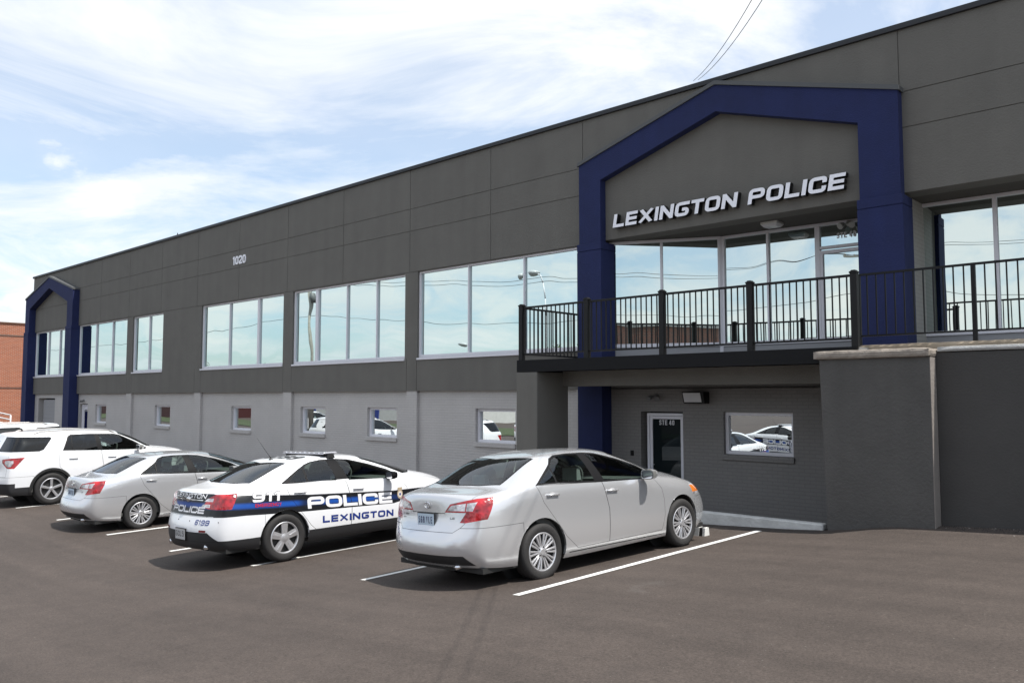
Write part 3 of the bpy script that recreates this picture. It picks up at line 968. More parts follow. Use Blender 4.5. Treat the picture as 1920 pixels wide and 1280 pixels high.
def text_quads(text, h, wf, tf, rd, gap, shear=0.0, space=0.6):
    """2-D quads [(4 pts)] in units of metres, origin lower left; returns (list of (glyph index, quads)), width"""
    x = 0; out = []
    for gi, ch in enumerate(text):
        if ch == ' ': x += space * h * wf; continue
        w = wf * (1.12 if ch in 'MX' else 0.88 if ch in 'LE1T' and wf > .8 else 1.0)
        if ch == 'I': w = tf
        if ch == '1': w = max(tf * 1.7, wf * .6)
        qs = []
        for si, (pts, closed, th) in enumerate(glyph(ch, w, tf, rd)):
            P = [Vector(p) for p in pts]; n = len(P)
            offs = []
            for i in range(n):
                if closed:
                    d1 = (P[i] - P[i - 1]).normalized(); d2 = (P[(i + 1) % n] - P[i]).normalized()
                else:
                    d1 = (P[i] - P[i - 1]).normalized() if i > 0 else (P[1] - P[0]).normalized()
                    d2 = (P[i + 1] - P[i]).normalized() if i < n - 1 else d1
                n1_ = Vector((-d1.y, d1.x)); n2_ = Vector((-d2.y, d2.x))
                b = (n1_ + n2_).normalized(); k_ = max(0.35, b.dot(n1_))
                offs.append(b * (th / 2 / k_))
            rng = range(n) if closed else range(n - 1)
            for i in rng:
                j = (i + 1) % n
                q = [P[i] - offs[i], P[j] - offs[j], P[j] + offs[j], P[i] + offs[i]]
                q = [(x + (p.x + shear * p.y) * h, max(0, min(1, p.y)) * h) for p in q]
                qs.append((si, q))
        out.append((ch, qs))
        x += w * h + gap * h
    return out, x - gap * h


def sign_letters(root, text, x0, x1, z0, h, y, mats, depth, tf=.2, rd=.2, gap=.14, shear=0.0, wf0=1.2, c=1.0, name='letter', both=True):
    """fit the word between x0 and x1 (raw units); builds one mesh per letter with a dark return and white face"""
    lo, hi = 0.2, 3
    for _ in range(40):
        mid = (lo + hi) / 2
        _, w = text_quads(text, h, mid, tf, rd, gap, shear)
        if w < (x1 - x0) / c: lo = mid
        else: hi = mid
    gl, w = text_quads(text, h, lo, tf, rd, gap, shear)
    gl = [(ch, [(si, [(a * c, b) for a, b in q]) for si, q in qs]) for ch, qs in gl]
    for ch, qs in gl:
        m = MB(K)
        for si, q in qs:
            e = 0.0006 * si
            m.cur = 0
            m.face([(x0 + a, y - depth - e, z0 + b) for a, b in q])
            m.cur = 1
            for i in range(4):
                a, b = q[i], q[(i + 1) % 4]
                m.face([(x0 + a[0], y - depth - e + 0.0015, z0 + a[1]), (x0 + b[0], y - depth - e + 0.0015, z0 + b[1]), (x0 + b[0], y, z0 + b[1]), (x0 + a[0], y, z0 + a[1])])
        m.build(name, mats, root)


LETW = mat('white_letter_face', (0.90, 0.90, 0.95), 0.4)
LETB = mat('black_letter_return', (0.006, 0.006, 0.007), 0.5)
sg = empty('wall_sign', (-7.2 * K, 13.3 * K, 3.37 * K), 'white block letters LEXINGTON POLICE with black sides under the gable', 'sign')
sign_letters(sg, 'LEXINGTON POLICE', -9.55, -4.98, 3.365, 0.262, YF - 0.03, [LETW, LETB], 0.12, tf=.225, rd=.20, gap=.11, shear=0.14, c=1.25)
sg = empty('number_sign', (-24.5 * K, 13.3 * K, 4.3 * K), 'small white number 1020 high on the grey wall', 'sign')
sign_letters(sg, '1020', -24.86, -24.05, 4.31, 0.275, YF - 0.002, [LETW, LETW], 0.02, tf=.2, rd=.3, gap=.12, shear=0, name='digit')
sg = empty('door_number', (-8.57 * K, 13.55 * K, -0.48 * K), 'white STE 40 lettering on the dark glass door below the balcony', 'lettering')
sign_letters(sg, 'STE 40', -8.745, -8.41, -0.525, 0.095, YB + 0.107, [mat('white_vinyl', (0.6, 0.6, 0.62), 0.5), ALU], 0.002, tf=.19, rd=.2, gap=.16, shear=0, name='letter')
sg = empty('door_number', (-5.5 * K, 14.7 * K, 2.9 * K), 'white STE 40 lettering on the transom glass beside the blue column', 'lettering')
sign_letters(sg, 'STE 40', -5.70, -5.36, 2.86, 0.10, 14.778, [mat('white_vinyl', (0.6, 0.6, 0.62), 0.5), ALU], 0.002, tf=.19, rd=.2, gap=.16, shear=0, name='letter')
sg = empty('door_number', (-37.5 * K, 13.55 * K, -0.5 * K), 'tiny white suite number on the narrow blue glass door', 'lettering')
sign_letters(sg, 'STE 10', -37.68, -37.42, -0.60, 0.09, YB + 0.107, [mat('white_vinyl', (0.6, 0.6, 0.62), 0.5), ALU], 0.002, tf=.19, rd=.2, gap=.16, shear=0, name='letter')

# ------------------------------------------------------------------ wall fixtures
wp = empty('wall_light', (-7.8 * K, 13.45 * K, 0), 'black wall pack light with a ribbed lens above the lower door', 'wall light')
m = MB(K)
m.prism([(13.5, -0.11), (13.5, 0.105), (13.27, 0.105), (13.27, 0.09), (13.33, -0.11)], -8.04, -7.60, 'x')
m.build('housing', BLACKM, wp, bevel=0.006)
m = MB(K); m.prism([(13.262, 0.083), (13.318, -0.085), (13.324, -0.085), (13.268, 0.083)], -8.015, -7.66, 'x')
m.build('lens', LAMPG, wp)


def twin_flood(loc, label, s=1.0, m_=None):
    e = empty('security_light', (loc[0] * K, loc[1] * K, loc[2] * K), label, 'security light')
    mm = m_ or mat('grey_lamp_metal', (0.16, 0.16, 0.16), 0.5)
    b = MB(K); b.lathe([(0.0, -0.01), (0.045 * s, -0.01), (0.045 * s, 0.012), (0.0, 0.015)], (loc[0], loc[1], loc[2]), 'y', 16)
    b.build('base_plate', mm, e, smooth=True)
    for sx in (-1, 1):
        c = Vector((loc[0] + sx * 0.075 * s, loc[1] - 0.09 * s, loc[2] - 0.03 * s)); d = Vector((sx * .3, -.75, -.45)).normalized()
        h = MB(K); h.tube((loc[0], loc[1] - 0.01, loc[2]), c - d * .03, 0.012, 0.012)
        h.tube(c - d * .05 * s, c + d * .03 * s, 0.022 * s, 0.05 * s, 14); h.tube(c + d * .03 * s, c + d * .05 * s, 0.05 * s, 0.05 * s, 14)
        h.build('lamp_head', mm, e, auto=35)
    return e


twin_flood((-8.73, YB - 0.01, 0.03), 'small grey twin security light above the STE 40 glass door')
twin_flood((-37.55, YB - 0.01, -0.12), 'tiny twin security light over the narrow blue door')
twin_flood((-5.45, 14.70, 3.09), 'grey twin security light hanging from the soffit by the blue column', 1.15, mat('pale_lamp_metal', (0.4, 0.4, 0.38), 0.5))
cl = empty('soffit_light', (-6.6 * K, 14.05 * K, 3.14 * K), 'square white soffit light under the entrance gable', 'ceiling light')
m = MB(K)
m.prism([(-6.75, 13.93), (-6.44, 13.93), (-6.44, 14.22), (-6.75, 14.22)], 3.13, 3.172, 'z')
m.build('housing', mat('white_fixture', (0.6, 0.6, 0.57), 0.5), cl)
m = MB(K)
a = [(-6.75, 13.93), (-6.44, 13.93), (-6.44, 14.22), (-6.75, 14.22)]; b = [(-6.71, 13.97), (-6.48, 13.97), (-6.48, 14.18), (-6.71, 14.18)]
for i in range(4):
    j = (i + 1) % 4; m.face([(*a[i], 3.13), (*a[j], 3.13), (*b[j], 3.085), (*b[i], 3.085)])
m.face([(*p, 3.085) for p in b])
m.build('lens', LAMPG, cl)
m = MB(K); m.box(-9.33, YB - 0.03, -1.13, -9.27, YB + 0.01, -1.03)
tag(m.build('card_reader', BLACKM, bevel=0.006), 'small black card reader left of the lower glass door', 'card reader')
m = MB(K); m.box(-38.42, YB - 0.03, -1.2, -38.34, YB + 0.01, -1.08)
tag(m.build('card_reader', BLACKM), 'black card reader left of the narrow blue door', 'card reader')

# wheel stop
ws = empty('wheel_stop', (-6.6, 11.25, zg(-6.6, 11.3)), 'black rubber wheel stop with white end in front of the nearest silver sedan', 'wheel stop')
z0 = zg(-6.7, 11.3)
m = MB(); m.prism([(11.15, z0 - 0.05), (11.31, z0 - 0.05), (11.28, z0 + 0.13), (11.18, z0 + 0.13)], -7.6, -6.42, 'x')
m.build('block', mat('black_rubber', (0.02, 0.02, 0.02), 0.7), ws, bevel=0.01)
m = MB(); m.prism([(11.145, z0 - 0.05), (11.315, z0 - 0.05), (11.285, z0 + 0.134), (11.175, z0 + 0.134)], -6.65, -6.50, 'x'); m.prism([(11.145, z0 - 0.05), (11.315, z0 - 0.05), (11.285, z0 + 0.134), (11.175, z0 + 0.134)], -6.44, -6.40, 'x')
m.build('white_band', LINE, ws)
# ------------------------------------------------------------------ cars
PAINT_S = mat('silver_paint', (0.68, 0.685, 0.70), 0.27, 0.62, coat=0.9, inside=(0.16, 0.16, 0.155))
PAINT_W = mat('white_paint_gloss', (0.80, 0.81, 0.83), 0.30, 0.0, coat=0.8, inside=(0.16, 0.16, 0.155))
SEAM = mat('seam_shadow_gap', (0.012, 0.012, 0.012), 0.8)
TRIM = mat('black_trim', (0.008, 0.008, 0.009), 0.5, spec=.15)
CLAD = mat('black_plastic', (0.022, 0.022, 0.024), 0.6)
CARGLASS = car_glass('tinted_car_glass', (0.62, 0.72, 0.69))
CARGLASSD = car_glass('privacy_glass', (0.045, 0.05, 0.06), ior=1.55)
TYRE = mat('tyre_rubber', (0.022, 0.021, 0.021), 0.75, bump=(60, 0.2))
RIMM = mat('silver_wheel', (0.58, 0.58, 0.60), 0.32, 0.65)
DARKM = mat('dark_metal', (0.02, 0.02, 0.02), 0.6)
CHROME = mat('chrome', (0.75, 0.75, 0.77), 0.12, 1.0)
REDL = mat('red_lamp', (0.42, 0.006, 0.012), 0.18, coat=1.0)
CLEARL = mat('clear_lamp', (0.62, 0.60, 0.62), 0.12, 0.3, coat=1.0)
for _m in (REDL, CLEARL):
    _t = _m.node_tree; _b = _t.nodes['Principled BSDF']
    _c = _t.nodes.new('ShaderNodeTexCoord'); _v = _t.nodes.new('ShaderNodeTexVoronoi'); _v.inputs['Scale'].default_value = 26
    _n = _t.nodes.new('ShaderNodeTexNoise'); _n.inputs['Scale'].default_value = 9
    _t.links.new(_c.outputs['Object'], _v.inputs['Vector']); _t.links.new(_c.outputs['Object'], _n.inputs['Vector'])
    _r = _t.nodes.new('ShaderNodeMapRange'); _r.inputs['From Min'].default_value = .35; _r.inputs['From Max'].default_value = .65
    _r.inputs['To Min'].default_value = .45; _r.inputs['To Max'].default_value = 1.15
    _t.links.new(_n.outputs['Fac'], _r.inputs[0])
    _s = _t.nodes.new('ShaderNodeVectorMath'); _s.operation = 'SCALE'; _s.inputs[0].default_value = _b.inputs['Base Color'].default_value[:3]
    _t.links.new(_r.outputs[0], _s.inputs['Scale']); _t.links.new(_s.outputs[0], _b.inputs['Base Color'])
    _p = _t.nodes.new('ShaderNodeBump'); _p.inputs['Strength'].default_value = .5; _p.inputs['Distance'].default_value = .01
    _t.links.new(_v.outputs['Distance'], _p.inputs['Height']); _t.links.new(_p.outputs[0], _b.inputs['Normal'])
AMBER = mat('amber_lamp', (0.75, 0.20, 0.02), 0.2, coat=1.0)
SEATG = mat('grey_seat_fabric', (0.34, 0.345, 0.34), 0.9)
SEATB = mat('dark_seat_fabric', (0.07, 0.07, 0.075), 0.9)
INTD = mat('dark_cabin', (0.11, 0.11, 0.105), 0.85)
NAVYT = mat('blue_vinyl', (0.012, 0.035, 0.22), 0.4)
WHITET = mat('white_vinyl_letters', (0.82, 0.82, 0.84), 0.4)
GREYT = mat('silver_vinyl_letters', (0.45, 0.45, 0.47), 0.4)
REDT = mat('red_vinyl', (0.55, 0.02, 0.02), 0.4)
BLKT = mat('black_vinyl', (0.008, 0.008, 0.009), 0.4)


def band_material():
    m = bpy.data.materials.new('blue_fade_band'); m.use_nodes = True
    t = m.node_tree; b = t.nodes['Principled BSDF']
    b.inputs['Roughness'].default_value = 0.4; b.inputs['Coat Weight'].default_value = 0.15
    tcn = t.nodes.new('ShaderNodeTexCoord'); s = t.nodes.new('ShaderNodeSeparateXYZ'); t.links.new(tcn.outputs['Object'], s.inputs[0])

    def mth(op, a, b_=None, c=None):
        n = t.nodes.new('ShaderNodeMath'); n.operation = op
        for i, q in enumerate((a, b_, c)):
            if q is None: continue
            if isinstance(q, (int, float)): n.inputs[i].default_value = q
            else: t.links.new(q, n.inputs[i])
        return n.outputs[0]
    zc = mth('MULTIPLY_ADD', s.outputs['X'], 0.052, s.outputs['Z'])      # band axis drops forward
    d = mth('ABSOLUTE', mth('SUBTRACT', zc, 0.868))
    mr = t.nodes.new('ShaderNodeMapRange'); mr.interpolation_type = 'SMOOTHSTEP'
    mr.inputs['From Min'].default_value = 0.012; mr.inputs['From Max'].default_value = 0.062
    mr.inputs['To Min'].default_value = 1; mr.inputs['To Max'].default_value = 0
    t.links.new(d, mr.inputs[0])
    # length: strong between the lamp and the rear door, again behind the large word, fading forward
    rp = t.nodes.new('ShaderNodeValToRGB')
    rp.color_ramp.interpolation = 'EASE'
    el_ = rp.color_ramp.elements
    el_[0].position = 0.0; el_[0].color = (.8, .8, .8, 1)
    el_[1].position = 1.0; el_[1].color = (0, 0, 0, 1)
    for p_, c_ in ((.12, .9), (.27, 1.0), (.31, .15), (.36, .9), (.55, .9), (.66, .25), (.75, 0)):
        e = el_.new(p_); e.color = (c_, c_, c_, 1)
    u = mth('DIVIDE', mth('ADD', s.outputs['X'], 1.2), 5.0)
    t.links.new(u, rp.inputs[0])
    f = mth('MULTIPLY', mr.outputs[0], rp.outputs[0])
    mx_ = t.nodes.new('ShaderNodeMix'); mx_.data_type = 'RGBA'
    mx_.inputs['A'].default_value = (0.008, 0.009, 0.012, 1); mx_.inputs['B'].default_value = (0.012, 0.085, 0.40, 1)
    t.links.new(f, mx_.inputs['Factor']); t.links.new(mx_.outputs['Result'], b.inputs['Base Color'])
    return m


BAND = band_material()


def interp(keys, x):
    if x <= keys[0][0]: return keys[0][1]
    if x >= keys[-1][0]: return keys[-1][1]
    for i in range(len(keys) - 1):
        if keys[i][0] <= x <= keys[i + 1][0]:
            x0, y0 = keys[i]; x1, y1 = keys[i + 1]; h = x1 - x0
            def sl(j):
                if j <= 0 or j >= len(keys) - 1: return 0.0
                return (keys[j + 1][1] - keys[j - 1][1]) / (keys[j + 1][0] - keys[j - 1][0])
            t = (x - x0) / h; m0, m1 = sl(i) * h, sl(i + 1) * h
            return (2 * t**3 - 3 * t**2 + 1) * y0 + (t**3 - 2 * t**2 + t) * m0 + (-2 * t**3 + 3 * t**2) * y1 + (t**3 - t**2) * m1


def car_shell(T):
    """quad cage of the body from its station table, subdivided; returns a bmesh"""
    rows = T['rows']; F_ = T['f']; WF = T['wf']
    bm = bmesh.new()
    bump = T.get('bulge', 0.02)

    def half(sg):
        TOP = []
        for r in rows:
            x6, w6, z6, x8, w8, z8, x11, z11 = r
            pts = [(x6, w6, z6), ((x6 + x8) / 2, (w6 + w8) / 2 + bump * min(1, abs(z8 - z6) / .2), (z6 + z8) / 2), (x8, w8, z8)]
            for fr in (0.72, 0.38, 0.0):
                k_ = fr ** 2; k3 = fr ** 2.6
                pts.append((x11 + (x8 - x11) * k_, w8 * fr, z11 + (z8 - z11) * k3))
            TOP.append(pts)
        n = len(rows); SIDE = []
        for i, r in enumerate(rows):
            x6, w6, z6 = r[:3]; col = []
            for j, (f, wf) in enumerate(zip(F_, WF)):
                zb = interp(T['zbot'], x6); z = z6 + (zb - z6) * f
                x = x6
                if i == 0: x = interp(T['rearc'], z)
                elif i == 1: x = (x6 + interp(T['rearc'], z) + 0.10) / 2
                elif i == n - 1: x = interp(T['frontc'], z)
                elif i == n - 2: x = (x6 + interp(T['frontc'], z) - 0.10) / 2
                col.append((x, interp(T['wmax'], x) * wf, z))
            SIDE.append(col)
        cache = {}

        def V_(p):
            k_ = (round(p[0], 5), round(p[1], 5), round(p[2], 5))
            if k_ not in cache: cache[k_] = bm.verts.new((p[0], p[1] * sg, p[2]))
            return cache[k_]

        def face(a, b, c, d):
            vs = [V_(p) for p in (a, b, c, d)]
            u = []
            for v in vs:
                if v not in u: u.append(v)
            if len(u) >= 3:
                try: bm.faces.new(u if sg > 0 else u[::-1])
                except ValueError: pass
        for i in range(n - 1):
            for j in range(5): face(TOP[i][j], TOP[i + 1][j], TOP[i + 1][j + 1], TOP[i][j + 1])
            face(SIDE[i][0], SIDE[i + 1][0], TOP[i + 1][0], TOP[i][0])
            for j in range(len(F_) - 1): face(SIDE[i][j + 1], SIDE[i + 1][j + 1], SIDE[i + 1][j], SIDE[i][j])
        for end, prof, e in ((0, T['rear'], 3.4), (n - 1, T['front'], 2.6)):
            G = [TOP[end]]
            w6 = TOP[end][0][1]
            for j, p in enumerate(SIDE[end]):
                row = []
                xc = interp(prof, p[2])
                for q in TOP[end]:
                    fr = q[1] / w6
                    row.append((xc + (p[0] - xc) * fr ** e, p[1] * fr, p[2]) if fr < 0.9999 else p)
                G.append(row)
            for a in range(len(G) - 1):
                for c in range(5):
                    if end == 0: face(G[a][c], G[a][c + 1], G[a + 1][c + 1], G[a + 1][c])
                    else: face(G[a][c + 1], G[a][c], G[a + 1][c], G[a + 1][c + 1])
    half(1); half(-1)
    bmesh.ops.remove_doubles(bm, verts=bm.verts, dist=1e-4)
    bmesh.ops.recalc_face_normals(bm, faces=bm.faces)
    me = bpy.data.meshes.new('tmp'); bm.to_mesh(me); bm.free()
    o = bpy.data.objects.new('tmp', me); COL.objects.link(o)
    s = o.modifiers.new('s', 'SUBSURF'); s.levels = 2; s.render_levels = 2; s.boundary_smooth = 'PRESERVE_CORNERS'
    dg = bpy.context.evaluated_depsgraph_get()
    me2 = bpy.data.meshes.new_from_object(o.evaluated_get(dg))
    bpy.data.objects.remove(o)
    b2 = bmesh.new(); b2.from_mesh(me2)
    # outward normals
    bmesh.ops.recalc_face_normals(b2, faces=b2.faces)
    top = max(b2.faces, key=lambda f: f.calc_center_median().z)
    if top.normal.z < 0: bmesh.ops.reverse_faces(b2, faces=b2.faces)
    return b2


def poly_planes(poly, axes, grow=0.0):
    """convex polygon in 2 axes -> half-space planes (outward normals)"""
    n = len(poly); cx = sum(p[0] for p in poly) / n; cy = sum(p[1] for p in poly) / n
    out = []
    for i in range(n):
        a, b = poly[i], poly[(i + 1) % n]
        d = (b[0] - a[0], b[1] - a[1]); l = math.hypot(*d)
        if l < 1e-6: continue
        nn = (d[1] / l, -d[0] / l)
        if (cx - a[0]) * nn[0] + (cy - a[1]) * nn[1] > 0: nn = (-nn[0], -nn[1])
        no = [0, 0, 0]; c = [0, 0, 0]
        no[axes[0]], no[axes[1]] = nn
        c[axes[0]], c[axes[1]] = a[0] + nn[0] * grow, a[1] + nn[1] * grow
        out.append((Vector(c), Vector(no)))
    return out


def cut(bm, planes, filt):
    S = set(f for f in bm.faces if filt(f))
    for pc, no in planes:
        cross = []; keep = set()
        for f in S:
            ds = [(v.co - pc).dot(no) for v in f.verts]
            if max(ds) <= 1e-5: keep.add(f)
            elif min(ds) >= -1e-5: continue
            else: cross.append(f)
        if cross:
            geom = set(cross)
            for f in cross:
                geom.update(f.edges); geom.update(f.verts)
            r = bmesh.ops.bisect_plane(bm, geom=list(geom), dist=1e-6, plane_co=pc, plane_no=no)
            for g in r['geom']:
                if isinstance(g, bmesh.types.BMFace) and (g.calc_center_median() - pc).dot(no) < 0: keep.add(g)
        S = keep
    return S


def make_car(kind, T, name, label, cat, police=False):
    root = empty(name, (0, 0, 0), label, cat)
    bm = car_shell(T)
    bvh = BVHTree.FromBMesh(bm)
    lay = bm.faces.layers.int.new('part')
    parts = {0: 'body'}

    def pid(nm):
        for k_, v_ in parts.items():
            if v_ == nm: return k_
        k_ = len(parts); parts[k_] = nm; return k_
    mats = [T['paint']]

    def mid(m):
        if m not in mats: mats.append(m)
        return mats.index(m)

    def mark(fs, part=None, m=None):
        for f in fs:
            if part is not None: f[lay] = pid(part)
            if m is not None: f.material_index = mid(m)

    def side(sg): return lambda f: f.calc_center_median().y * sg > 0.25
    XZ, YZ, XY = (0, 2), (1, 2), (0, 1)
    # bumpers, bonnet, boot
    for nm, poly, axes, xlim, m in T['ends']:
        filt = (lambda f, a=xlim: a[0] < f.calc_center_median().x < a[1])
        pls = poly_planes(poly, axes, 0.005) + [(Vector((xlim[0], 0, 0)), Vector((-1, 0, 0))), (Vector((xlim[1], 0, 0)), Vector((1, 0, 0)))]
        mark(cut(bm, pls, filt), None, SEAM) if m != 'noseam' else None
        pls = poly_planes(poly, axes, 0.0) + [(Vector((xlim[0] + (0.005 if m != 'noseam' else 0), 0, 0)), Vector((-1, 0, 0))), (Vector((xlim[1] - 0.005, 0, 0)), Vector((1, 0, 0)))]
        mark(cut(bm, pls, filt), nm, T['paint'] if m in (None, 'noseam') else m)
    for sg in (1, -1):
        sd = side(sg); tg = '#L' if sg > 0 else '#R'
        for nm, polys in T['doors']:
            for p in polys: mark(cut(bm, poly_planes(p, XZ, 0.0055), sd), None, SEAM)
            for p in polys: mark(cut(bm, poly_planes(p, XZ), sd), nm + tg, T['paint'])
        for p in T['dlo']: mark(cut(bm, poly_planes(p, XZ), sd), 'window_trim' + tg, TRIM)
        for i, (p, gm) in enumerate(T['panes']): mark(cut(bm, poly_planes(p, XZ), sd), 'window#%d%s' % (i, tg), gm)
        for nm, polys, m in T['sidecol']:
            for p in polys: mark(cut(bm, poly_planes(p, XZ), sd), nm if nm is None else nm + tg, m)
        for nm, xl, polys, m in T['lamps']:
            for p in polys:
                pp = [(y * sg, z) for y, z in p]
                pls = poly_planes(pp, YZ) + xl
                mark(cut(bm, pls, lambda f: (f.calc_center_median().x < -0.3) == (xl[0][0].x < 0)), nm + tg, m)
        for nm, poly, m in T['top']:
            pp = [(x, y * sg) for x, y in poly]
            zmin = T['glz']
            g = poly_planes(pp, XY, 0.022)
            f_ = lambda f: f.normal.z > 0.15 and f.calc_center_median().z > zmin and abs(f.calc_center_median().y) < T['glw']
            # the centre line is shared, so do not grow across it
            mark([f for f in cut(bm, [q for q in g], f_) if parts[f[lay]].split('#')[0] not in ('windshield', 'rear_window')], None, TRIM)
            mark(cut(bm, poly_planes(pp, XY), f_), nm, m)
    for poly, axes, filt, m in T.get('livery', []):
        fs = cut(bm, poly_planes(poly, axes), filt)
        pm = mid(T['paint'])
        for f in fs:
            if f.material_index == pm: f.material_index = mid(m)
    # wheel arches
    for wx in (0.0, T['wb']):
        for sg in (1, -1):
            c = [(wx + T['ar'] * cos(2 * pi * i / 40), T['wr'] + T['ar'] * sin(2 * pi * i / 40)) for i in range(40)]
            fs = cut(bm, poly_planes(c, XZ), lambda f: f.calc_center_median().y * sg > 0.45 and f.calc_center_median().z < 1.1)
            bmesh.ops.delete(bm, geom=list(fs), context='FACES')
            a = MB(); prev = None
            for i in range(49):
                t = pi * (-0.18) + pi * 1.36 * i / 48
                x, z = wx + (T['ar'] + 0.001) * cos(t), T['wr'] + (T['ar'] + 0.001) * sin(t)
                h = bvh.ray_cast(Vector((x, sg * 2, z)), Vector((0, -sg, 0)))
                y = h[0].y if h[0] and abs(h[0].y) > .5 else sg * T['wmax0'] * .97
                ow = T.get('flare', 0)
                A = (x, y + sg * 0.002, z); B = (x, y - sg * 0.03, z); C_ = (wx + (T['ar'] - .004) * cos(t), sg * 0.52, T['wr'] + (T['ar'] - .004) * sin(t))
                O = (wx + (T['ar'] + ow) * cos(t), y + sg * 0.012, T['wr'] + (T['ar'] + ow) * sin(t))
                O2 = (wx + (T['ar'] + ow) * cos(t), y - sg * 0.02, T['wr'] + (T['ar'] + ow) * sin(t))
                A2 = (x, y + sg * 0.012, z)
                if z < T['under'][3] + .04: prev = None; continue
                if prev:
                    a.cur = 0; a.face([prev[0], A, B, prev[1]])
                    a.cur = 1; a.face([prev[1], B, C_, prev[2]])
                    if ow:
                        a.cur = 1; a.face([prev[5], A2, O, prev[3]]); a.face([prev[3], O, O2, prev[4]]); a.face([prev[5], A2, B, prev[1]])
                prev = (A, B, C_, O, O2, A2)
            # inner disc
            a.cur = 1
            a.face([(wx + T['ar'] * cos(2 * pi * i / 24), sg * 0.52, T['wr'] + T['ar'] * sin(2 * pi * i / 24)) for i in range(24)])
            a.build('wheel_arch', [T['paint'] if not T.get('flare') else CLAD, DARKM], root, smooth=True)
    # split into parts with the normals of the whole shell
    bm.normal_update()
    VN = {v: v.normal.copy() for v in bm.verts}
    groups = {}
    for f in bm.faces: groups.setdefault(f[lay], []).append(f)
    made = {}
    for k_, fs in sorted(groups.items()):
        nm = parts[k_].split('#')[0]
        idx = {}; vs = []; ns = []; F2 = []; mi = []; used = []
        for f in fs:
            q = []
            for v in f.verts:
                if v not in idx: idx[v] = len(vs); vs.append(v.co[:]); ns.append(VN[v])
                q.append(idx[v])
            F2.append(q)
            m_ = mats[f.material_index]
            if m_ not in used: used.append(m_)
            mi.append(used.index(m_))
        me = bpy.data.meshes.new(nm); me.from_pydata(vs, [], F2)
        me.polygons.foreach_set('material_index', mi); me.polygons.foreach_set('use_smooth', [True] * len(F2))
        me.update()
        me.normals_split_custom_set_from_vertices([tuple(n) for n in ns])
        made[parts[k_]] = link(nm, me, used, root)
    bm.free()
    # handles, mirrors, underside
    for sg in (1, -1):
        tg = '#L' if sg > 0 else '#R'
        for (dn, hx, hz) in T['handles']:
            h = bvh.ray_cast(Vector((hx, sg * 2, hz)), Vector((0, -sg, 0)))
            y = h[0].y
            m = MB(); L2 = 0.100
            m.tube((hx - L2, y + sg * 0.018, hz + 0.004), (hx + L2, y + sg * 0.018, hz - 0.006), 0.011, 0.011, 10)
            m.tube((hx + L2 * .92, y - sg * .01, hz - .006), (hx + L2 * .92, y + sg * .02, hz - .006), 0.011, 0.011, 8); m.tube((hx - L2 * .92, y - sg * .01, hz + .004), (hx - L2 * .92, y + sg * .018, hz + .004), 0.011, 0.011, 8)
            m.build('door_handle', T['paint'], made.get(dn + tg, root), smooth=True)
            m = MB()
            pts = []
            for i in range(14):
                a_ = 2 * pi * i / 14; px, pz = hx + 0.055 * cos(a_), hz + 0.030 * sin(a_)
                hh = bvh.ray_cast(Vector((px, sg * 2, pz)), Vector((0, -sg, 0))); pts.append((px, hh[0].y + sg * 0.0015, pz))
            m.face(pts); m.build('handle_recess_shade', mat('recess_shade_' + T['paint'].name, tuple(0.62 * c for c in T['paint'].node_tree.nodes['Principled BSDF'].inputs['Base Color'].default_value[:3]), 0.5), made.get(dn + tg, root))  # flat oval in darkened body paint, the hollow's shade painted on
        mxx, my, mz, mm = T['mirror']
        b_ = MB()
        prof = [(-.05, .85), (-.045, 1.0), (.02, 1.0), (.075, .8), (.11, .35)]
        ring = []
        for (dx_, s_) in prof:
            row = []
            for i in range(12):
                a_ = 2 * pi * i / 12
                cy_ = abs(cos(a_)) ** .6 * (1 if cos(a_) > 0 else -1); cz_ = abs(sin(a_)) ** .6 * (1 if sin(a_) > 0 else -1)
                row.append((mxx + dx_, sg * (my + 0.105 * s_ * cy_), mz + 0.066 * s_ * cz_ + 0.01))
            ring.append(row)
        for r0, r1 in zip(ring[:-1], ring[1:]):
            for i in range(12): b_.face([r0[i], r0[(i + 1) % 12], r1[(i + 1) % 12], r1[i]])
        b_.face(ring[-1]); b_.cur = 1; b_.face([(p[0] + .004, p[1], p[2]) for p in ring[0]])
        b_.cur = 0
        b_.tube((mxx + .03, sg * (my - .09), mz - .03), (mxx + .05, sg * (my - .20), mz - .055), 0.022, 0.03, 8)
        mo = b_.mesh('mirror')
        bmm = bmesh.new(); bmm.from_mesh(mo); bmesh.ops.remove_doubles(bmm, verts=bmm.verts, dist=1e-4); bmm.to_mesh(mo); bmm.free(); shade_angle(mo, 50)
        link('side_mirror', mo, [mm, CHROME], root)
    m = MB()
    x0, x1, w_ = T['rear'][-1][1] * 0 + T['under'][0], T['under'][1], T['under'][2]
    m.box(x0, -w_, T['under'][3], x1, w_, T['under'][3] + .06)
    m.box(x0 - .02, -.3, T['under'][3] + .0, x0 + .3, .45, T['under'][3] + .05)
    m.build('underbody', DARKM, root)
    # cabin: floor, seats, dash, parcel shelf, wheel
    f = T['cab']
    m = MB()
    m.box(f['x0'], -f['w'], 0.30, f['x1'], f['w'], 0.36)
    m.box(f['dash'] - .1, -f['w'] * .93, 0.36, f['dash'] + .35, f['w'] * .93, f['belt'] - .04)
    for sg in (1, -1): m.box(f['x0'] + .4, sg * (f['w'] + 0.0), 0.36, f['dash'], sg * (f['w'] - .03), f['belt'] - .06)
    if f.get('shelf'): m.box(f['shelf'][0], -f['w'] * .82, f['belt'] - .03, f['shelf'][1], f['w'] * .82, f['belt'] - .0)
    m.build('cabin_lining', INTD, root)

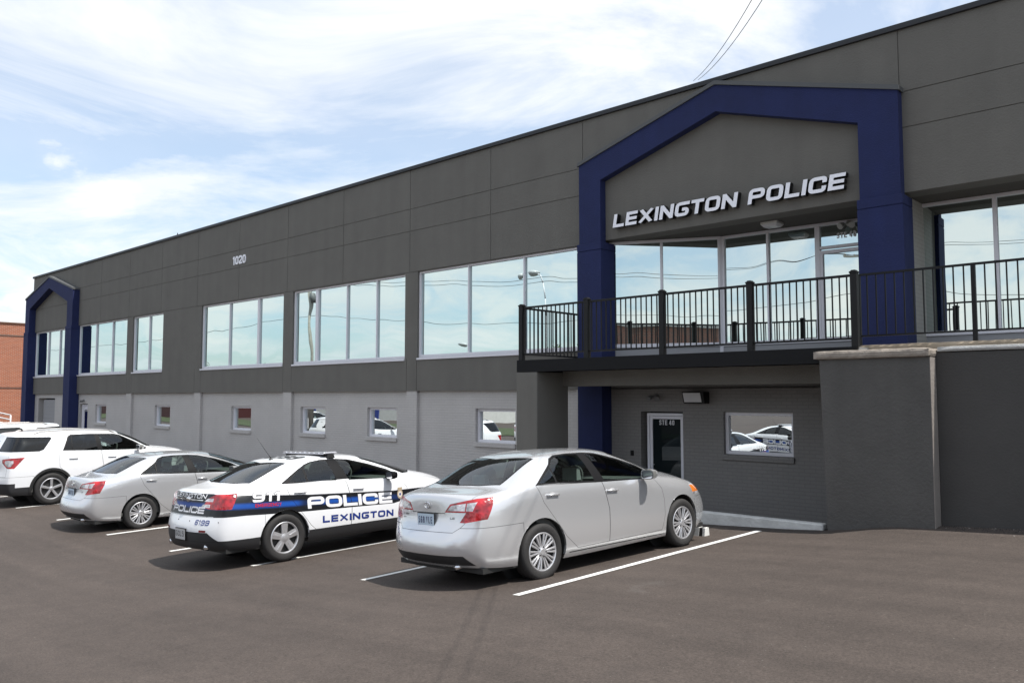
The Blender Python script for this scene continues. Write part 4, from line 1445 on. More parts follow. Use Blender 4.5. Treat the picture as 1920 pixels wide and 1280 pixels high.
    def seat(cx, cy, w, top, sm, back=True):
        m = MB()
        h = w / 2
        m.prism([(cx - .05, .36), (cx + .48, .36), (cx + .50, .56), (cx + .0, .54)], cy - h, cy + h)
        m.prism([(cx - .02, .50), (cx + .10, .50), (cx - .10, top), (cx - .20, top - .02)], cy - h * .92, cy + h * .92)
        o = m.build('seat', sm, root, bevel=0.035)
        m = MB(); hw = .13
        m.prism([(cx - .19, top + .03), (cx - .10, top + .03), (cx - .12, top + .19), (cx - .18, top + .19)], cy - hw, cy + hw)
        m.box(cx - .16, cy - .06, top - .02, cx - .145, cy - .048, top + .04); m.box(cx - .16, cy + .048, top - .02, cx - .145, cy + .06, top + .04)
        m.build('headrest', sm, o, bevel=0.03)
    for (cx, cy, w, top) in f['seats']: seat(cx, cy, w, top, f['sm'])
    m = MB(); sx, sy, sz = f['dash'] - .22, .38, f['belt'] - .03
    prev = None
    for i in range(25):
        a_ = 2 * pi * i / 24; p = Vector((sx + .07 * sin(a_) * 1, sy + .18 * cos(a_), sz + .17 * sin(a_)))
        if prev is not None: m.tube(prev, p, .014, .014, 6, False)
        prev = p
    m.build('steering_wheel', INTD, root, smooth=True)
    # wheels
    for wx in (0.0, T['wb']):
        for sg in (1, -1): T['wheel'](root, wx, sg * T['tw'], T['wr'], sg)
    T['bvh'] = bvh; T['made'] = made
    return root


def spin(pts, n, f):
    pass


def tyre_profile(R, rim, w):
    h = w / 2
    return [(rim - .012, -h * .70), (rim, -h * .86), (rim + .012, -h * .93), ((R + rim) / 2, -h * 1.0), (R - .028, -h * .94), (R - .010, -h * .80), (R - .001, -h * .60), (R, 0), (R - .001, h * .60), (R - .010, h * .80), (R - .028, h * .94), ((R + rim) / 2, h * 1.0), (rim + .012, h * .93), (rim, h * .86), (rim - .012, h * .70)]


def wheel(root, x, y, R, sg, rim, w, style):
    """hub axis along y; outer face towards sg"""
    e = empty('wheel', (x, y, R)); e.parent = root
    m = MB(); m.lathe(tyre_profile(R, rim, w), (0, 0, 0), 'y', 48)
    # four tread grooves
    t = m.build('tyre', TYRE, e, local=True, auto=40)
    g = MB()
    for gy in (-.05, -.017, .017, .05): g.lathe([(R + .0005, gy - .004), (R + .0008, gy), (R + .0005, gy + .004)], (0, 0, 0), 'y', 40)
    m = MB(); o = sg * (w / 2 - 0.012)     # outer face plane

    def L(rr, d): return (rr, o - sg * d)
    m.cur = 1
    m.lathe([L(0.0, .055), L(rim * .9, .06), L(rim * .93, .03)], (0, 0, 0), 'y', 32)
    m.cur = 0
    m.lathe([L(rim * .885, .035), L(rim * .90, .006), L(rim * .955, .0), L(rim * 1.0, .006), L(rim * 1.005, .03)], (0, 0, 0), 'y', 48)

    def spoke(a0, w0, w1, r0, r1, d0, d1, th=.02, lean=0.0):
        """tapered bar from r0 to r1 at angle a0"""
        def P(r_, s, d, a_): return (r_ * cos(a_) - s * sin(a_), o - sg * d, r_ * sin(a_) + s * cos(a_))
        a1 = a0 + lean; nseg = 3
        rows = []
        for k_ in range(nseg + 1):
            u = k_ / nseg; r_ = r0 + (r1 - r0) * u; ww = w0 + (w1 - w0) * u; d = d0 + (d1 - d0) * (u ** .7); a_ = a0 + lean * u
            rows.append([P(r_, -ww / 2, d + th, a_), P(r_, -ww / 2, d + .003, a_), P(r_, -ww / 2 * .55, d, a_), P(r_, ww / 2 * .55, d, a_), P(r_, ww / 2, d + .003, a_), P(r_, ww / 2, d + th, a_)])
        for p, q in zip(rows[:-1], rows[1:]):
            for i in range(5): m.face([p[i], p[i + 1], q[i + 1], q[i]])
    if style == 'cover':          # many paired blades
        n = 10
        for i in range(n):
            a = 2 * pi * i / n
            for s in (-1, 1):
                spoke(a + s * 0.135, .015, .027, rim * .27, rim * .90, .012, .004, .022, s * -.02)
            spoke(a, .008, .012, rim * .30, rim * .60, .018, .020, .018)
        m.lathe([L(0, .0), L(rim * .16, .001), L(rim * .20, .008), L(rim * .30, .013), L(rim * .31, .03)], (0, 0, 0), 'y', 28)
        m.cur = 1
        for i in range(5):
            a = 2 * pi * i / 5; c = (rim * .25 * cos(a), o + sg * .0, rim * .25 * sin(a)); m.tube((c[0], o - sg * .012, c[2]), (c[0], o - sg * .004, c[2]), .009, .009, 8)
    elif style == 'steel5':       # five broad split spokes with large openings
        for i in range(5):
            a = 2 * pi * i / 5 + pi / 2
            spoke(a, .085, .115, rim * .18, rim * .92, .010, .006, .03)
            spoke(a, .020, .050, rim * .35, rim * .88, .006, .002, .02)
        m.lathe([L(0, .0), L(rim * .15, .0), L(rim * .20, .006), L(rim * .34, .012), L(rim * .35, .03)], (0, 0, 0), 'y', 28)
    elif style == 'alloy5':
        for i in range(5):
            a = 2 * pi * i / 5 + pi / 2
            spoke(a, .050, .062, rim * .15, rim * .93, .010, .004, .035)
        m.lathe([L(0, .0), L(rim * .14, .0), L(rim * .19, .008), L(rim * .22, .03)], (0, 0, 0), 'y', 28)
    m.build('rim', [RIMM, DARKM], e, local=True, auto=35)
    return e


def mk_wheel(rim, w, style): return lambda root, x, y, R, sg: wheel(root, x, y, R, sg, rim, w, style)


def decal(T, parent, quads, mapf, dirv, m, name, off=0.003, thick=False):
    """drop flat lettering onto the body: mapf(u,v)->point outside the body, dirv ray direction"""
    mb = MB(); d = Vector(dirv)
    for q in quads:
        a, b, c, e = [Vector(p) for p in q]
        n = max(1, int(max((b - a).length, (c - e).length) / 0.07)); k2 = max(1, int((e - a).length / 0.07))
        G = []
        for i in range(n + 1):
            row = []
            for j in range(k2 + 1):
                p = (a.lerp(b, i / n)).lerp(e.lerp(c, i / n), j / k2)
                o = Vector(mapf(p.x, p.y)); h = T['bvh'].ray_cast(o, d)
                if h[0] is None: row = None; break
                row.append((h[0] - d * off)[:])
            G.append(row)
        for i in range(n):
            if G[i] is None or G[i + 1] is None: continue
            for j in range(k2): mb.face([G[i][j], G[i + 1][j], G[i + 1][j + 1], G[i][j + 1]])
    if not mb.f: return None
    return mb.build(name, m, parent)


def word(text, width, h, tf, rd, gap=.14, shear=0.0, c=1.0):
    lo, hi = .1, 4; width = width / c; shear = shear / c
    for _ in range(40):
        mid_ = (lo + hi) / 2
        w = text_quads(text, h, mid_, tf, rd, gap, shear)[1]
        if w < width: lo = mid_
        else: hi = mid_
    gl, w = text_quads(text, h, lo, tf, rd, gap, shear)
    return [[(a * c, b) for a, b in q] for ch, qs in gl for si, q in qs]


def outline(quads, g):
    out = []
    for q in quads:
        c = Vector((sum(p[0] for p in q) / 4, sum(p[1] for p in q) / 4))
        r = []
        for i in range(4):
            a, p, b = Vector(q[i - 1]), Vector(q[i]), Vector(q[(i + 1) % 4])
            v = (p - a).normalized() + (p - b).normalized()
            r.append(tuple(p + (v * g)))
        out.append(r)
    return out


def plate(parent, c, w, h, tilt, text, back, fg, frame=True):
    """licence plate on a rear face, centre c, facing -x"""
    m = MB(); x, y, z = c
    if frame:
        m.cur = 0; m.box(x - .012, y - w / 2 - .008, z - h / 2 - .012, x + .004, y + w / 2 + .008, z + h / 2 + .012)
    m.cur = 1; m.box(x - .016, y - w / 2, z - h / 2, x - .010, y + w / 2, z + h / 2)
    o = m.build('license_plate', [BLKT, back], parent)
    q = word(text, w * .84, h * .50, .13, .18, .24)
    m = MB()
    for a in q: m.face([(x - .0185, y + w * .43 - p[0], z - h * .20 + p[1]) for p in a])
    m.build('plate_text', fg, o)
    return o


# ---- silver sedan
SED = dict(
    paint=PAINT_S, wb=2.775, wr=0.333, tw=0.787, ar=0.392, wmax0=.905, bulge=.02,
    rows=[(-.86, .735, .985, -.885, .62, 1.005, -.985, 1.045), (-.79, .79, 1.012, -.84, .66, 1.043, -.935, 1.083), (-.62, .825, 1.045, -.70, .665, 1.065, -.80, 1.083),
          (-.45, .845, 1.078, -.52, .655, 1.095, -.64, 1.095), (-.30, .853, 1.098, -.40, .645, 1.13, -.53, 1.122), (-.12, .86, 1.112, -.20, .63, 1.215, -.33, 1.212),
          (.10, .865, 1.113, .02, .61, 1.325, -.10, 1.322), (.32, .87, 1.102, .24, .595, 1.41, .13, 1.412), (.50, .873, 1.088, .45, .592, 1.440, .38, 1.458),
          (.85, .875, 1.062, .82, .60, 1.452, .80, 1.483), (1.2, .875, 1.045, 1.15, .60, 1.438, 1.2, 1.478), (1.5, .872, 1.032, 1.42, .60, 1.408, 1.55, 1.455),
          (1.75, .87, 1.02, 1.62, .605, 1.362, 1.78, 1.42), (1.98, .866, 1.01, 1.86, .635, 1.28, 2.10, 1.335), (2.15, .86, 1.003, 2.10, .675, 1.18, 2.45, 1.222),
          (2.30, .853, .996, 2.32, .71, 1.078, 2.78, 1.112), (2.44, .845, .985, 2.46, .73, 1.02, 2.95, 1.06), (2.6, .835, .97, 2.65, .71, 1.005, 3.05, 1.04),
          (2.85, .82, .94, 2.9, .66, .975, 3.2, 1.005), (3.08, .795, .895, 3.13, .60, .925, 3.36, .955), (3.26, .755, .84, 3.34, .54, .865, 3.51, .895), (3.38, .70, .775, 3.47, .48, .79, 3.61, .81)],
    f=(.15, .34, .58, .80, .93, 1.0), wf=(.990, .990, 1.0, .988, .965, .93),
    wmax=[(-1.0, .70), (-.9, .79), (-.75, .855), (-.5, .893), (0, .905), (.5, .905), (1.4, .905), (2.3, .905), (2.75, .905), (3.05, .885), (3.2, .855), (3.35, .80), (3.5, .69)],
    zbot=[(-1, .27), (-.5, .235), (.5, .20), (2.4, .20), (3, .20), (3.6, .20)],
    rear=[(.24, -.98), (.30, -1.03), (.38, -1.125), (.50, -1.135), (.60, -1.11), (.66, -1.035), (.75, -1.00), (.88, -.985), (.98, -.985), (1.05, -.985)],
    rearc=[(.24, -.80), (.38, -.88), (.55, -.90), (.70, -.87), (.85, -.85), (.98, -.86)],
    front=[(.20, 3.74), (.30, 3.85), (.42, 3.89), (.55, 3.88), (.68, 3.79), (.80, 3.65)],
    frontc=[(.20, 3.47), (.30, 3.57), (.45, 3.60), (.6, 3.57), (.7, 3.49), (.78, 3.41)],
    ends=[('rear_bumper', [(-2, 0), (-2, .705), (2, .705), (2, 0)], (1, 2), (-2, -.30), None),
          ('trunk_lid', [(.655, 1.3), (.655, .80), (.57, .715), (.48, .66), (-.48, .66), (-.57, .715), (-.655, .80), (-.655, 1.3)], (1, 2), (-2, -.565), None),
          ('front_bumper', [(-2, 0), (-2, .66), (2, .66), (2, 0)], (1, 2), (3.12, 5), None),
          ('bonnet', [(2.55, -.70), (3.1, -.66), (3.44, -.58), (3.60, -.3), (3.66, 0), (3.60, .3), (3.44, .58), (3.1, .66), (2.55, .70)], (0, 1), (2.4, 3.66), None),
          ('diffuser', [(-.70, .30), (-.62, .40), (.62, .40), (.70, .30)], (1, 2), (-2, -.8), 0),
          ('grille', [(-.42, .74), (.42, .74), (.36, .62), (-.36, .62)], (1, 2), (3.3, 5), 0), ('grille', [(-.55, .45), (.55, .45), (.48, .27), (-.48, .27)], (1, 2), (3.3, 5), 0)],
    doors=[('rear_door', [[(-.03, 1.10), (.05, .90), (.41, .46), (.61, .30), (1.19, .30), (1.21, .70), (1.125, 1.045)]]),
           ('front_door', [[(1.20, .30), (2.29, .30), (2.355, .49), (2.365, .70), (1.22, .70)], [(1.22, .70), (2.365, .70), (2.33, .85), (2.19, 1.01), (1.135, 1.045)]])],
    dlo=[[(-.03, 1.105), (.345, 1.0945), (.345, 1.315)], [(.335, 1.094), (1.0, 1.048), (2.06, 1.004), (2.26, 1.06), (2.05, 1.183), (1.69, 1.303), (1.31, 1.398), (1.09, 1.420), (.78, 1.428), (.55, 1.420), (.43, 1.385), (.335, 1.305)]],
    panes=[([(.04, 1.122), (.305, 1.112), (.325, 1.275)], CARGLASS), ([(.335, 1.112), (1.0, 1.072), (.955, 1.405), (.76, 1.412), (.57, 1.403), (.455, 1.368), (.355, 1.295), (.342, 1.20)], CARGLASS),
           ([(1.185, 1.062), (2.04, 1.022), (2.19, 1.065), (2.03, 1.165), (1.67, 1.285), (1.31, 1.380), (1.10, 1.402)], CARGLASS)],
    sidecol=[(None, [[(.46, .255), (2.36, .235), (2.36, .245), (.46, .268)]], SEAM)],
    lamps=[('tail_light', [(Vector((-.66, 0, 1.03)), Vector((1, 0, -.55)).normalized())],
            [[(-.30, .872), (-.38, .965), (-.70, 1.025), (-1.0, 1.045), (-1.0, .872)], [(-.62, .875), (-1.0, .875), (-1.0, .855), (-.84, .80), (-.62, .762), (-.545, .765)]], REDL),
           ('reversing_light', [(Vector((-.66, 0, 1.03)), Vector((1, 0, -.55)).normalized())], [[(-.345, .892), (-.40, .948), (-.60, .975), (-.60, .892)], [(-.615, .892), (-.615, .975), (-.735, .99), (-.70, .892)]], CLEARL),
           ('headlight', [(Vector((3.03, 0, .86)), Vector((-1, 0, -.4)).normalized())], [[(-.42, .68), (-.50, .79), (-.95, .87), (-.95, .70)]], CLEARL),
           ('marker_light', [(Vector((3.03, 0, .86)), Vector((-1, 0, -.4)).normalized())], [[(-.70, .72), (-.70, .81), (-.95, .85), (-.95, .74)]], AMBER)],
    top=[('windshield', [(1.81, 0), (1.64, -.55), (2.38, -.685), (2.62, -.53), (2.84, -.25), (2.90, 0)], CARGLASS),
         ('rear_window', [(.10, 0), (.17, -.30), (.215, -.535), (-.38, -.60), (-.47, -.35), (-.50, 0)], CARGLASS)],
    glz=1.03, glw=.70,
    handles=[('rear_door', .20, .975), ('front_door', 1.29, .925)], mirror=(1.94, 1.00, 1.065, PAINT_S), under=(-.85, 3.4, .78, .20),
    cab=dict(x0=-.4, x1=2.5, w=.80, dash=2.15, belt=1.03, shelf=(-.42, .05), seats=[(1.25, .37, .50, 1.03), (1.25, -.37, .50, 1.03), (.30, .36, .62, 1.00), (.30, -.36, .62, 1.00)], sm=SEATG),
    wheel=mk_wheel(.228, .215, 'cover'))
for e_ in SED['ends']: pass
SED['ends'] = [(a, b, c, d, (CLAD if e == 0 else e)) for a, b, c, d, e in SED['ends']]


def mapz(z): return z * 1.06 if z < 1.12 else 1.187 + (z - 1.12) * .955


def mapx(x):
    ks = [(-1.1, -1.19), (0, 0), (2.775, 2.868), (3.74, 3.98)]
    if x < ks[0][0]: return x - .09
    if x > ks[-1][0]: return x + .24
    for (a, b), (c, d) in zip(ks[:-1], ks[1:]):
        if a <= x <= c: return b + (d - b) * (x - a) / (c - a)


POL = dict(SED)
POL.update(paint=PAINT_W, wb=2.868, wr=.36, tw=.825, ar=.42, wmax0=.96,
    rows=[tuple((mapx(r[0]), r[1] * 1.06, mapz(r[2]), mapx(r[3]), r[4] * 1.04, mapz(r[5]), mapx(r[6]), mapz(r[7]))) for r in SED['rows']],
    wmax=[(mapx(x), w * 1.062) for x, w in SED['wmax']], zbot=[(x, z + .03) for x, z in SED['zbot']],
    rear=[(.26, -1.10), (.34, -1.16), (.45, -1.185), (.60, -1.185), (.72, -1.16), (.76, -1.11), (.90, -1.075), (1.0, -1.065), (1.11, -1.07)],
    rearc=[(mapz(z), mapx(x)) for z, x in SED['rearc']], front=[(mapz(z), mapx(x)) for z, x in SED['front']], frontc=[(mapz(z), mapx(x)) for z, x in SED['frontc']],
    ends=[('rear_bumper', [(-2, 0), (-2, .765), (2, .765), (2, 0)], (1, 2), (-2, -.34), None),
          ('trunk_lid', [(.66, 1.35), (.66, .90), (.60, .79), (.55, .77), (-.55, .77), (-.60, .79), (-.66, .90), (-.66, 1.35)], (1, 2), (-2, -.60), None),
          ('front_bumper', [(-2, 0), (-2, .70), (2, .70), (2, 0)], (1, 2), (3.25, 5), None),
          ('bonnet', [(2.62, -.74), (3.2, -.70), (3.62, -.6), (3.78, -.3), (3.84, 0), (3.78, .3), (3.62, .6), (3.2, .70), (2.62, .74)], (0, 1), (2.5, 3.84), None),
          ('lower_cladding', [(-2, .20), (-2, .425), (2, .425), (2, .20)], (1, 2), (-2, -.25), CLAD),
          ('lower_cladding', [(-.78, .42), (-.62, .545), (.62, .545), (.78, .42)], (1, 2), (-2, -.7), CLAD),
          ('grille', [(-.55, .80), (.55, .80), (.45, .50), (-.45, .50)], (1, 2), (3.4, 5), CLAD)],
    doors=[('rear_door', [[(-.0, 1.165), (.10, .95), (.45, .50), (.64, .34), (1.20, .34), (1.22, .74), (1.13, 1.115)]]),
           ('front_door', [[(1.21, .34), (2.33, .34), (2.40, .53), (2.41, .74), (1.23, .74)], [(1.23, .74), (2.41, .74), (2.38, .90), (2.24, 1.07), (1.14, 1.115)]])],
    dlo=[[(-.06, 1.165), (.05, 1.163), (1.02, 1.115), (2.10, 1.062), (2.29, 1.12), (2.10, 1.225), (1.74, 1.345), (1.37, 1.442), (1.15, 1.464), (.82, 1.470), (.62, 1.450), (.50, 1.420), (.32, 1.345)]],
    panes=[([(.10, 1.185), (.40, 1.168), (.42, 1.375), (.34, 1.335)], CARGLASS), ([(.44, 1.165), (.965, 1.138), (.925, 1.452), (.80, 1.454), (.63, 1.436), (.52, 1.405), (.46, 1.382)], CARGLASS),
           ([(1.20, 1.125), (2.07, 1.085), (2.20, 1.125), (2.06, 1.205), (1.71, 1.328), (1.35, 1.424), (1.13, 1.447)], CARGLASS)],
    sidecol=[('side_cladding', [[(.30, .20), (2.5, .20), (2.5, .405), (.30, .425)]], CLAD)],
    lamps=[('tail_light', [(Vector((-.74, 0, 1.08)), Vector((1, 0, -.5)).normalized())],
            [[(-.42, .90), (-.50, 1.02), (-.62, 1.085), (-1.1, 1.10), (-1.1, .95), (-.92, .875), (-.62, .875)]], REDL),
           ('reversing_light', [(Vector((-.9, 0, 1.08)), Vector((1, 0, 0)).normalized())], [[(-.44, .985), (-.50, 1.03), (-.62, 1.03), (-.62, .985)], [(-.38, .90), (-.42, .945), (-.58, .945), (-.58, .90)]], CLEARL),
           ('headlight', [(Vector((3.2, 0, .9)), Vector((-1, 0, -.4)).normalized())], [[(-.50, .72), (-.58, .83), (-1.0, .92), (-1.0, .76)]], CLEARL)],
    top=[('windshield', [(mapx(x), y * 1.03) for x, y in SED['top'][0][1]], CARGLASS), ('rear_window', [(mapx(x), y * 1.03) for x, y in SED['top'][1][1]], CARGLASS)],
    glz=1.09, glw=.74, handles=[('rear_door', .26, 1.02), ('front_door', 1.36, .975)], mirror=(1.97, 1.04, 1.13, TRIM), under=(-.9, 3.6, .82, .24),
    cab=dict(x0=-.4, x1=2.6, w=.84, dash=2.25, belt=1.09, shelf=(-.42, .05), seats=[(1.3, .38, .50, 1.08), (1.3, -.38, .50, 1.08), (.32, .38, .66, 1.02), (.32, -.38, .66, 1.02)], sm=SEATB),
    livery=[(p_, (0, 2), lambda f: abs(f.calc_center_median().y) > .3 and -1.02 < f.calc_center_median().x, BAND) for p_ in
            ([(-1.4, 1.12), (-.63, 1.056), (-.63, .765), (-1.4, .775)], [(-.63, 1.056), (.43, .965), (.43, .712), (-.07, .735), (-.63, .765)],
             [(.43, .965), (2.085, .868), (2.085, .655), (.43, .712)], [(2.085, .868), (3.2, .862), (2.55, .725), (2.085, .655)])] + [
            ([(-1.2, .775), (-1.2, 1.095), (1.2, 1.095), (1.2, .775)], (1, 2), lambda f: f.calc_center_median().x < -.80 and f.normal.z < .75, BAND)],
    wheel=mk_wheel(.242, .235, 'steel5'))

SUV = dict(
    paint=PAINT_W, wb=2.86, wr=.385, tw=.86, ar=.45, wmax0=.985, bulge=.03, flare=.055,
    rows=[(-.88, .885, 1.19, -.92, .80, 1.205, -1.03, 1.215), (-.84, .91, 1.26, -.89, .785, 1.275, -.99, 1.285), (-.70, .925, 1.30, -.80, .745, 1.45, -.89, 1.47),
          (-.58, .932, 1.305, -.68, .705, 1.65, -.77, 1.685), (-.47, .935, 1.305, -.58, .695, 1.70, -.80, 1.745), (-.2, .94, 1.30, -.25, .69, 1.725, -.30, 1.772),
          (.3, .945, 1.28, .3, .69, 1.742, .3, 1.788), (.7, .945, 1.268, .7, .69, 1.742, .7, 1.79), (1.05, .945, 1.255, 1.02, .69, 1.73, 1.05, 1.782), (1.5, .94, 1.235, 1.46, .69, 1.695, 1.58, 1.75),
          (1.8, .935, 1.22, 1.70, .70, 1.64, 1.88, 1.695), (2.1, .925, 1.21, 2.0, .735, 1.50, 2.22, 1.565), (2.35, .915, 1.20, 2.28, .78, 1.345, 2.55, 1.40), (2.52, .905, 1.188, 2.50, .81, 1.215, 2.78, 1.26),
          (2.75, .895, 1.17, 2.75, .80, 1.185, 2.95, 1.225), (3.1, .875, 1.14, 3.1, .76, 1.155, 3.25, 1.19), (3.42, .835, 1.09, 3.42, .70, 1.105, 3.56, 1.13), (3.6, .775, 1.02, 3.64, .62, 1.035, 3.76, 1.055)],
    f=(.16, .36, .58, .80, .93, 1.0), wf=(.985, 1.0, 1.0, .99, .98, .95),
    wmax=[(-1.05, .84), (-.9, .915), (-.7, .955), (-.4, .975), (0, .985), (2.4, .985), (2.9, .98), (3.2, .96), (3.4, .92), (3.6, .85), (3.75, .76)],
    zbot=[(-1, .31), (-.5, .27), (.5, .25), (2.4, .25), (3.6, .25)],
    rear=[(.30, -1.03), (.42, -1.09), (.56, -1.11), (.68, -1.10), (.74, -1.05), (.90, -1.03), (1.05, -1.04), (1.2, -1.03)],
    rearc=[(.30, -.88), (.5, -.93), (.7, -.93), (.9, -.90), (1.19, -.88)],
    front=[(.25, 3.72), (.40, 3.86), (.60, 3.90), (.80, 3.88), (.95, 3.83), (1.05, 3.76)], frontc=[(.25, 3.45), (.4, 3.56), (.6, 3.63), (.8, 3.63), (1.02, 3.58)],
    ends=[('rear_bumper', [(-2, 0), (-2, .72), (2, .72), (2, 0)], (1, 2), (-2, -.40), None),
          ('tailgate', [(.80, 1.9), (.80, .73), (-.80, .73), (-.80, 1.9)], (1, 2), (-2, -.84), None),
          ('bonnet', [(2.62, -.80), (3.2, -.78), (3.6, -.66), (3.76, -.3), (3.80, 0), (3.76, .3), (3.6, .66), (3.2, .78), (2.62, .80)], (0, 1), (2.5, 3.8), None),
          ('grille', [(-.6, .95), (.6, .95), (.5, .62), (-.5, .62)], (1, 2), (3.4, 5), CLAD)],
    doors=[('rear_door', [[(.16, 1.29), (.18, .90), (.50, .55), (.62, .42), (1.20, .40), (1.22, .85), (1.17, 1.25)]]),
           ('front_door', [[(1.22, .40), (2.36, .40), (2.42, .60), (2.42, .85), (1.24, .85)], [(1.24, .85), (2.42, .85), (2.38, 1.0), (2.32, 1.20), (1.19, 1.25)]])],
    dlo=[[(.245, 1.275), (1.2, 1.24), (2.30, 1.185), (2.40, 1.23), (2.10, 1.42), (1.74, 1.60), (1.60, 1.635), (.95, 1.665), (.50, 1.665), (.42, 1.62)]],
    panes=[([(.29, 1.292), (.47, 1.285), (.50, 1.645), (.455, 1.61)], CARGLASSD), ([(.49, 1.285), (1.10, 1.262), (1.07, 1.64), (.95, 1.645), (.52, 1.645)], CARGLASSD),
           ([(1.22, 1.255), (2.27, 1.205), (2.05, 1.40), (1.73, 1.575), (1.58, 1.615), (1.19, 1.63)], CARGLASS),
           ([(-1.2, 1.315), (-.55, 1.305), (-.28, 1.30), (-.18, 1.335), (.05, 1.60), (.02, 1.63), (-.60, 1.655), (-1.2, 1.66)], CARGLASSD)],
    sidecol=[('side_cladding', [[(-.95, .20), (3.4, .20), (3.4, .46), (.4, .47), (-.4, .55), (-.95, .57)]], CLAD)],
    lamps=[('tail_light', [(Vector((-.60, 0, 1.18)), Vector((1, 0, -.9)).normalized())], [[(-.62, 1.06), (-.60, 1.14), (-1.1, 1.195), (-1.1, .92), (-.80, .93)]], REDL),
           ('reversing_light', [(Vector((-.84, 0, 1.18)), Vector((1, 0, 0)).normalized())], [[(-.72, 1.04), (-.72, 1.11), (-.93, 1.12), (-.90, .97), (-.82, .97)]], CLEARL),
           ('headlight', [(Vector((3.35, 0, .9)), Vector((-1, 0, -.4)).normalized())], [[(-.55, .84), (-.60, .95), (-1.0, 1.03), (-1.0, .86)]], CLEARL),
           ('rear_cladding', [(Vector((-.80, 0, .5)), Vector((1, 0, 0)))], [[(.01, .20), (.01, .57), (-1.2, .57), (-1.2, .20)]], CLAD)],
    top=[('windshield', [(1.88, 0), (1.74, -.64), (2.42, -.755), (2.60, -.60), (2.72, -.3), (2.75, 0)], CARGLASS), ],
    glz=1.2, glw=.78, handles=[('rear_door', .50, 1.09), ('front_door', 1.45, 1.07)], mirror=(2.10, 1.09, 1.26, PAINT_W), under=(-.85, 3.5, .86, .27),
    cab=dict(x0=-.8, x1=2.6, w=.86, dash=2.3, belt=1.18, shelf=None, seats=[(1.35, .40, .52, 1.28), (1.35, -.40, .52, 1.28), (.42, .42, .66, 1.24), (.42, -.42, .66, 1.24)], sm=SEATG),
    wheel=mk_wheel(.262, .245, 'alloy5'))

# build each kind once
sedan = make_car('sedan', SED, 'parked_sedan', 'nearest silver four door sedan with plate 568 VLE beside the long white line', 'car')
suv = make_car('suv', SUV, 'parked_suv', 'white SUV with black wheel arch trim left of the farther silver sedan', 'suv')
police = make_car('police', POL, 'police_car', 'white police sedan with black and blue band reading POLICE and LEXINGTON', 'police car')
# ---- sedan details (built in the car's own space, before it is copied)
def body_pt(T, o, d, off=0.0):
    h = T['bvh'].ray_cast(Vector(o), Vector(d)); return h[0] - Vector(d) * off


def ellipse_tube(m, c, a, b, r, rot=0.0, n=20):
    prev = None
    for i in range(n + 1):
        t = 2 * pi * i / n; y, z = a * cos(t), b * sin(t)
        p = Vector((c[0], c[1] + y * cos(rot) - z * sin(rot), c[2] + y * sin(rot) + z * cos(rot)))
        if prev is not None: m.tube(prev, p, r, r, 5, False)
        prev = p


def rear_map(yc): return lambda u, v: (-2.5, yc - u, v)


def side_map(sg): return (lambda u, v: (u, -2.0, v)) if sg < 0 else (lambda u, v: (-u, 2.0, v))


tl = SED['made']['trunk_lid']
xr = body_pt(SED, (-2, 0, .77), (1, 0, 0)).x
plate(tl, (xr - .005, 0, .775), .305, .152, 0, '568 VLE', mat('pale_blue_plate', (0.55, 0.66, 0.76), 0.5), mat('plate_letters', (0.02, 0.03, 0.12), 0.5))
xe = body_pt(SED, (-2, 0, .945), (1, 0, 0)).x
m = MB(); ellipse_tube(m, (xe - .012, 0, .945), .052, .036, .0055); ellipse_tube(m, (xe - .014, 0, .948), .016, .034, .0045); ellipse_tube(m, (xe - .014, 0, .962), .034, .015, .0045)
m.build('emblem', CHROME, tl, smooth=True)
decal(SED, tl, [[(-.31, .857), (.31, .857), (.31, .866), (-.31, .866)]], lambda u, v: (-2.5, u, v), (1, 0, 0), mat('dark_chrome', (.2, .2, .2), .2, 1.0), 'handle_strip')
decal(SED, tl, [[(u, v + .80) for u, v in q] for q in word('LE', .07, .022, .2, .1)], rear_map(-.40), (1, 0, 0), DARKM, 'trim_badge')
decal(SED, tl, [[(u, v + .815) for u, v in q] for q in word('CAMRY', .13, .026, .18, .2)] + [[(u, v + .78) for u, v in q] for q in word('FFV', .07, .018, .2, .1)], rear_map(.52), (1, 0, 0), DARKM, 'model_badge')
# exhaust tip and rear plate lamp
m = MB(); m.tube((-1.0, -.48, .27), (-.75, -.48, .28), .028, .028, 12); m.build('exhaust', CHROME, sedan, smooth=True)

# ---- police livery and equipment
mk = POL['made']


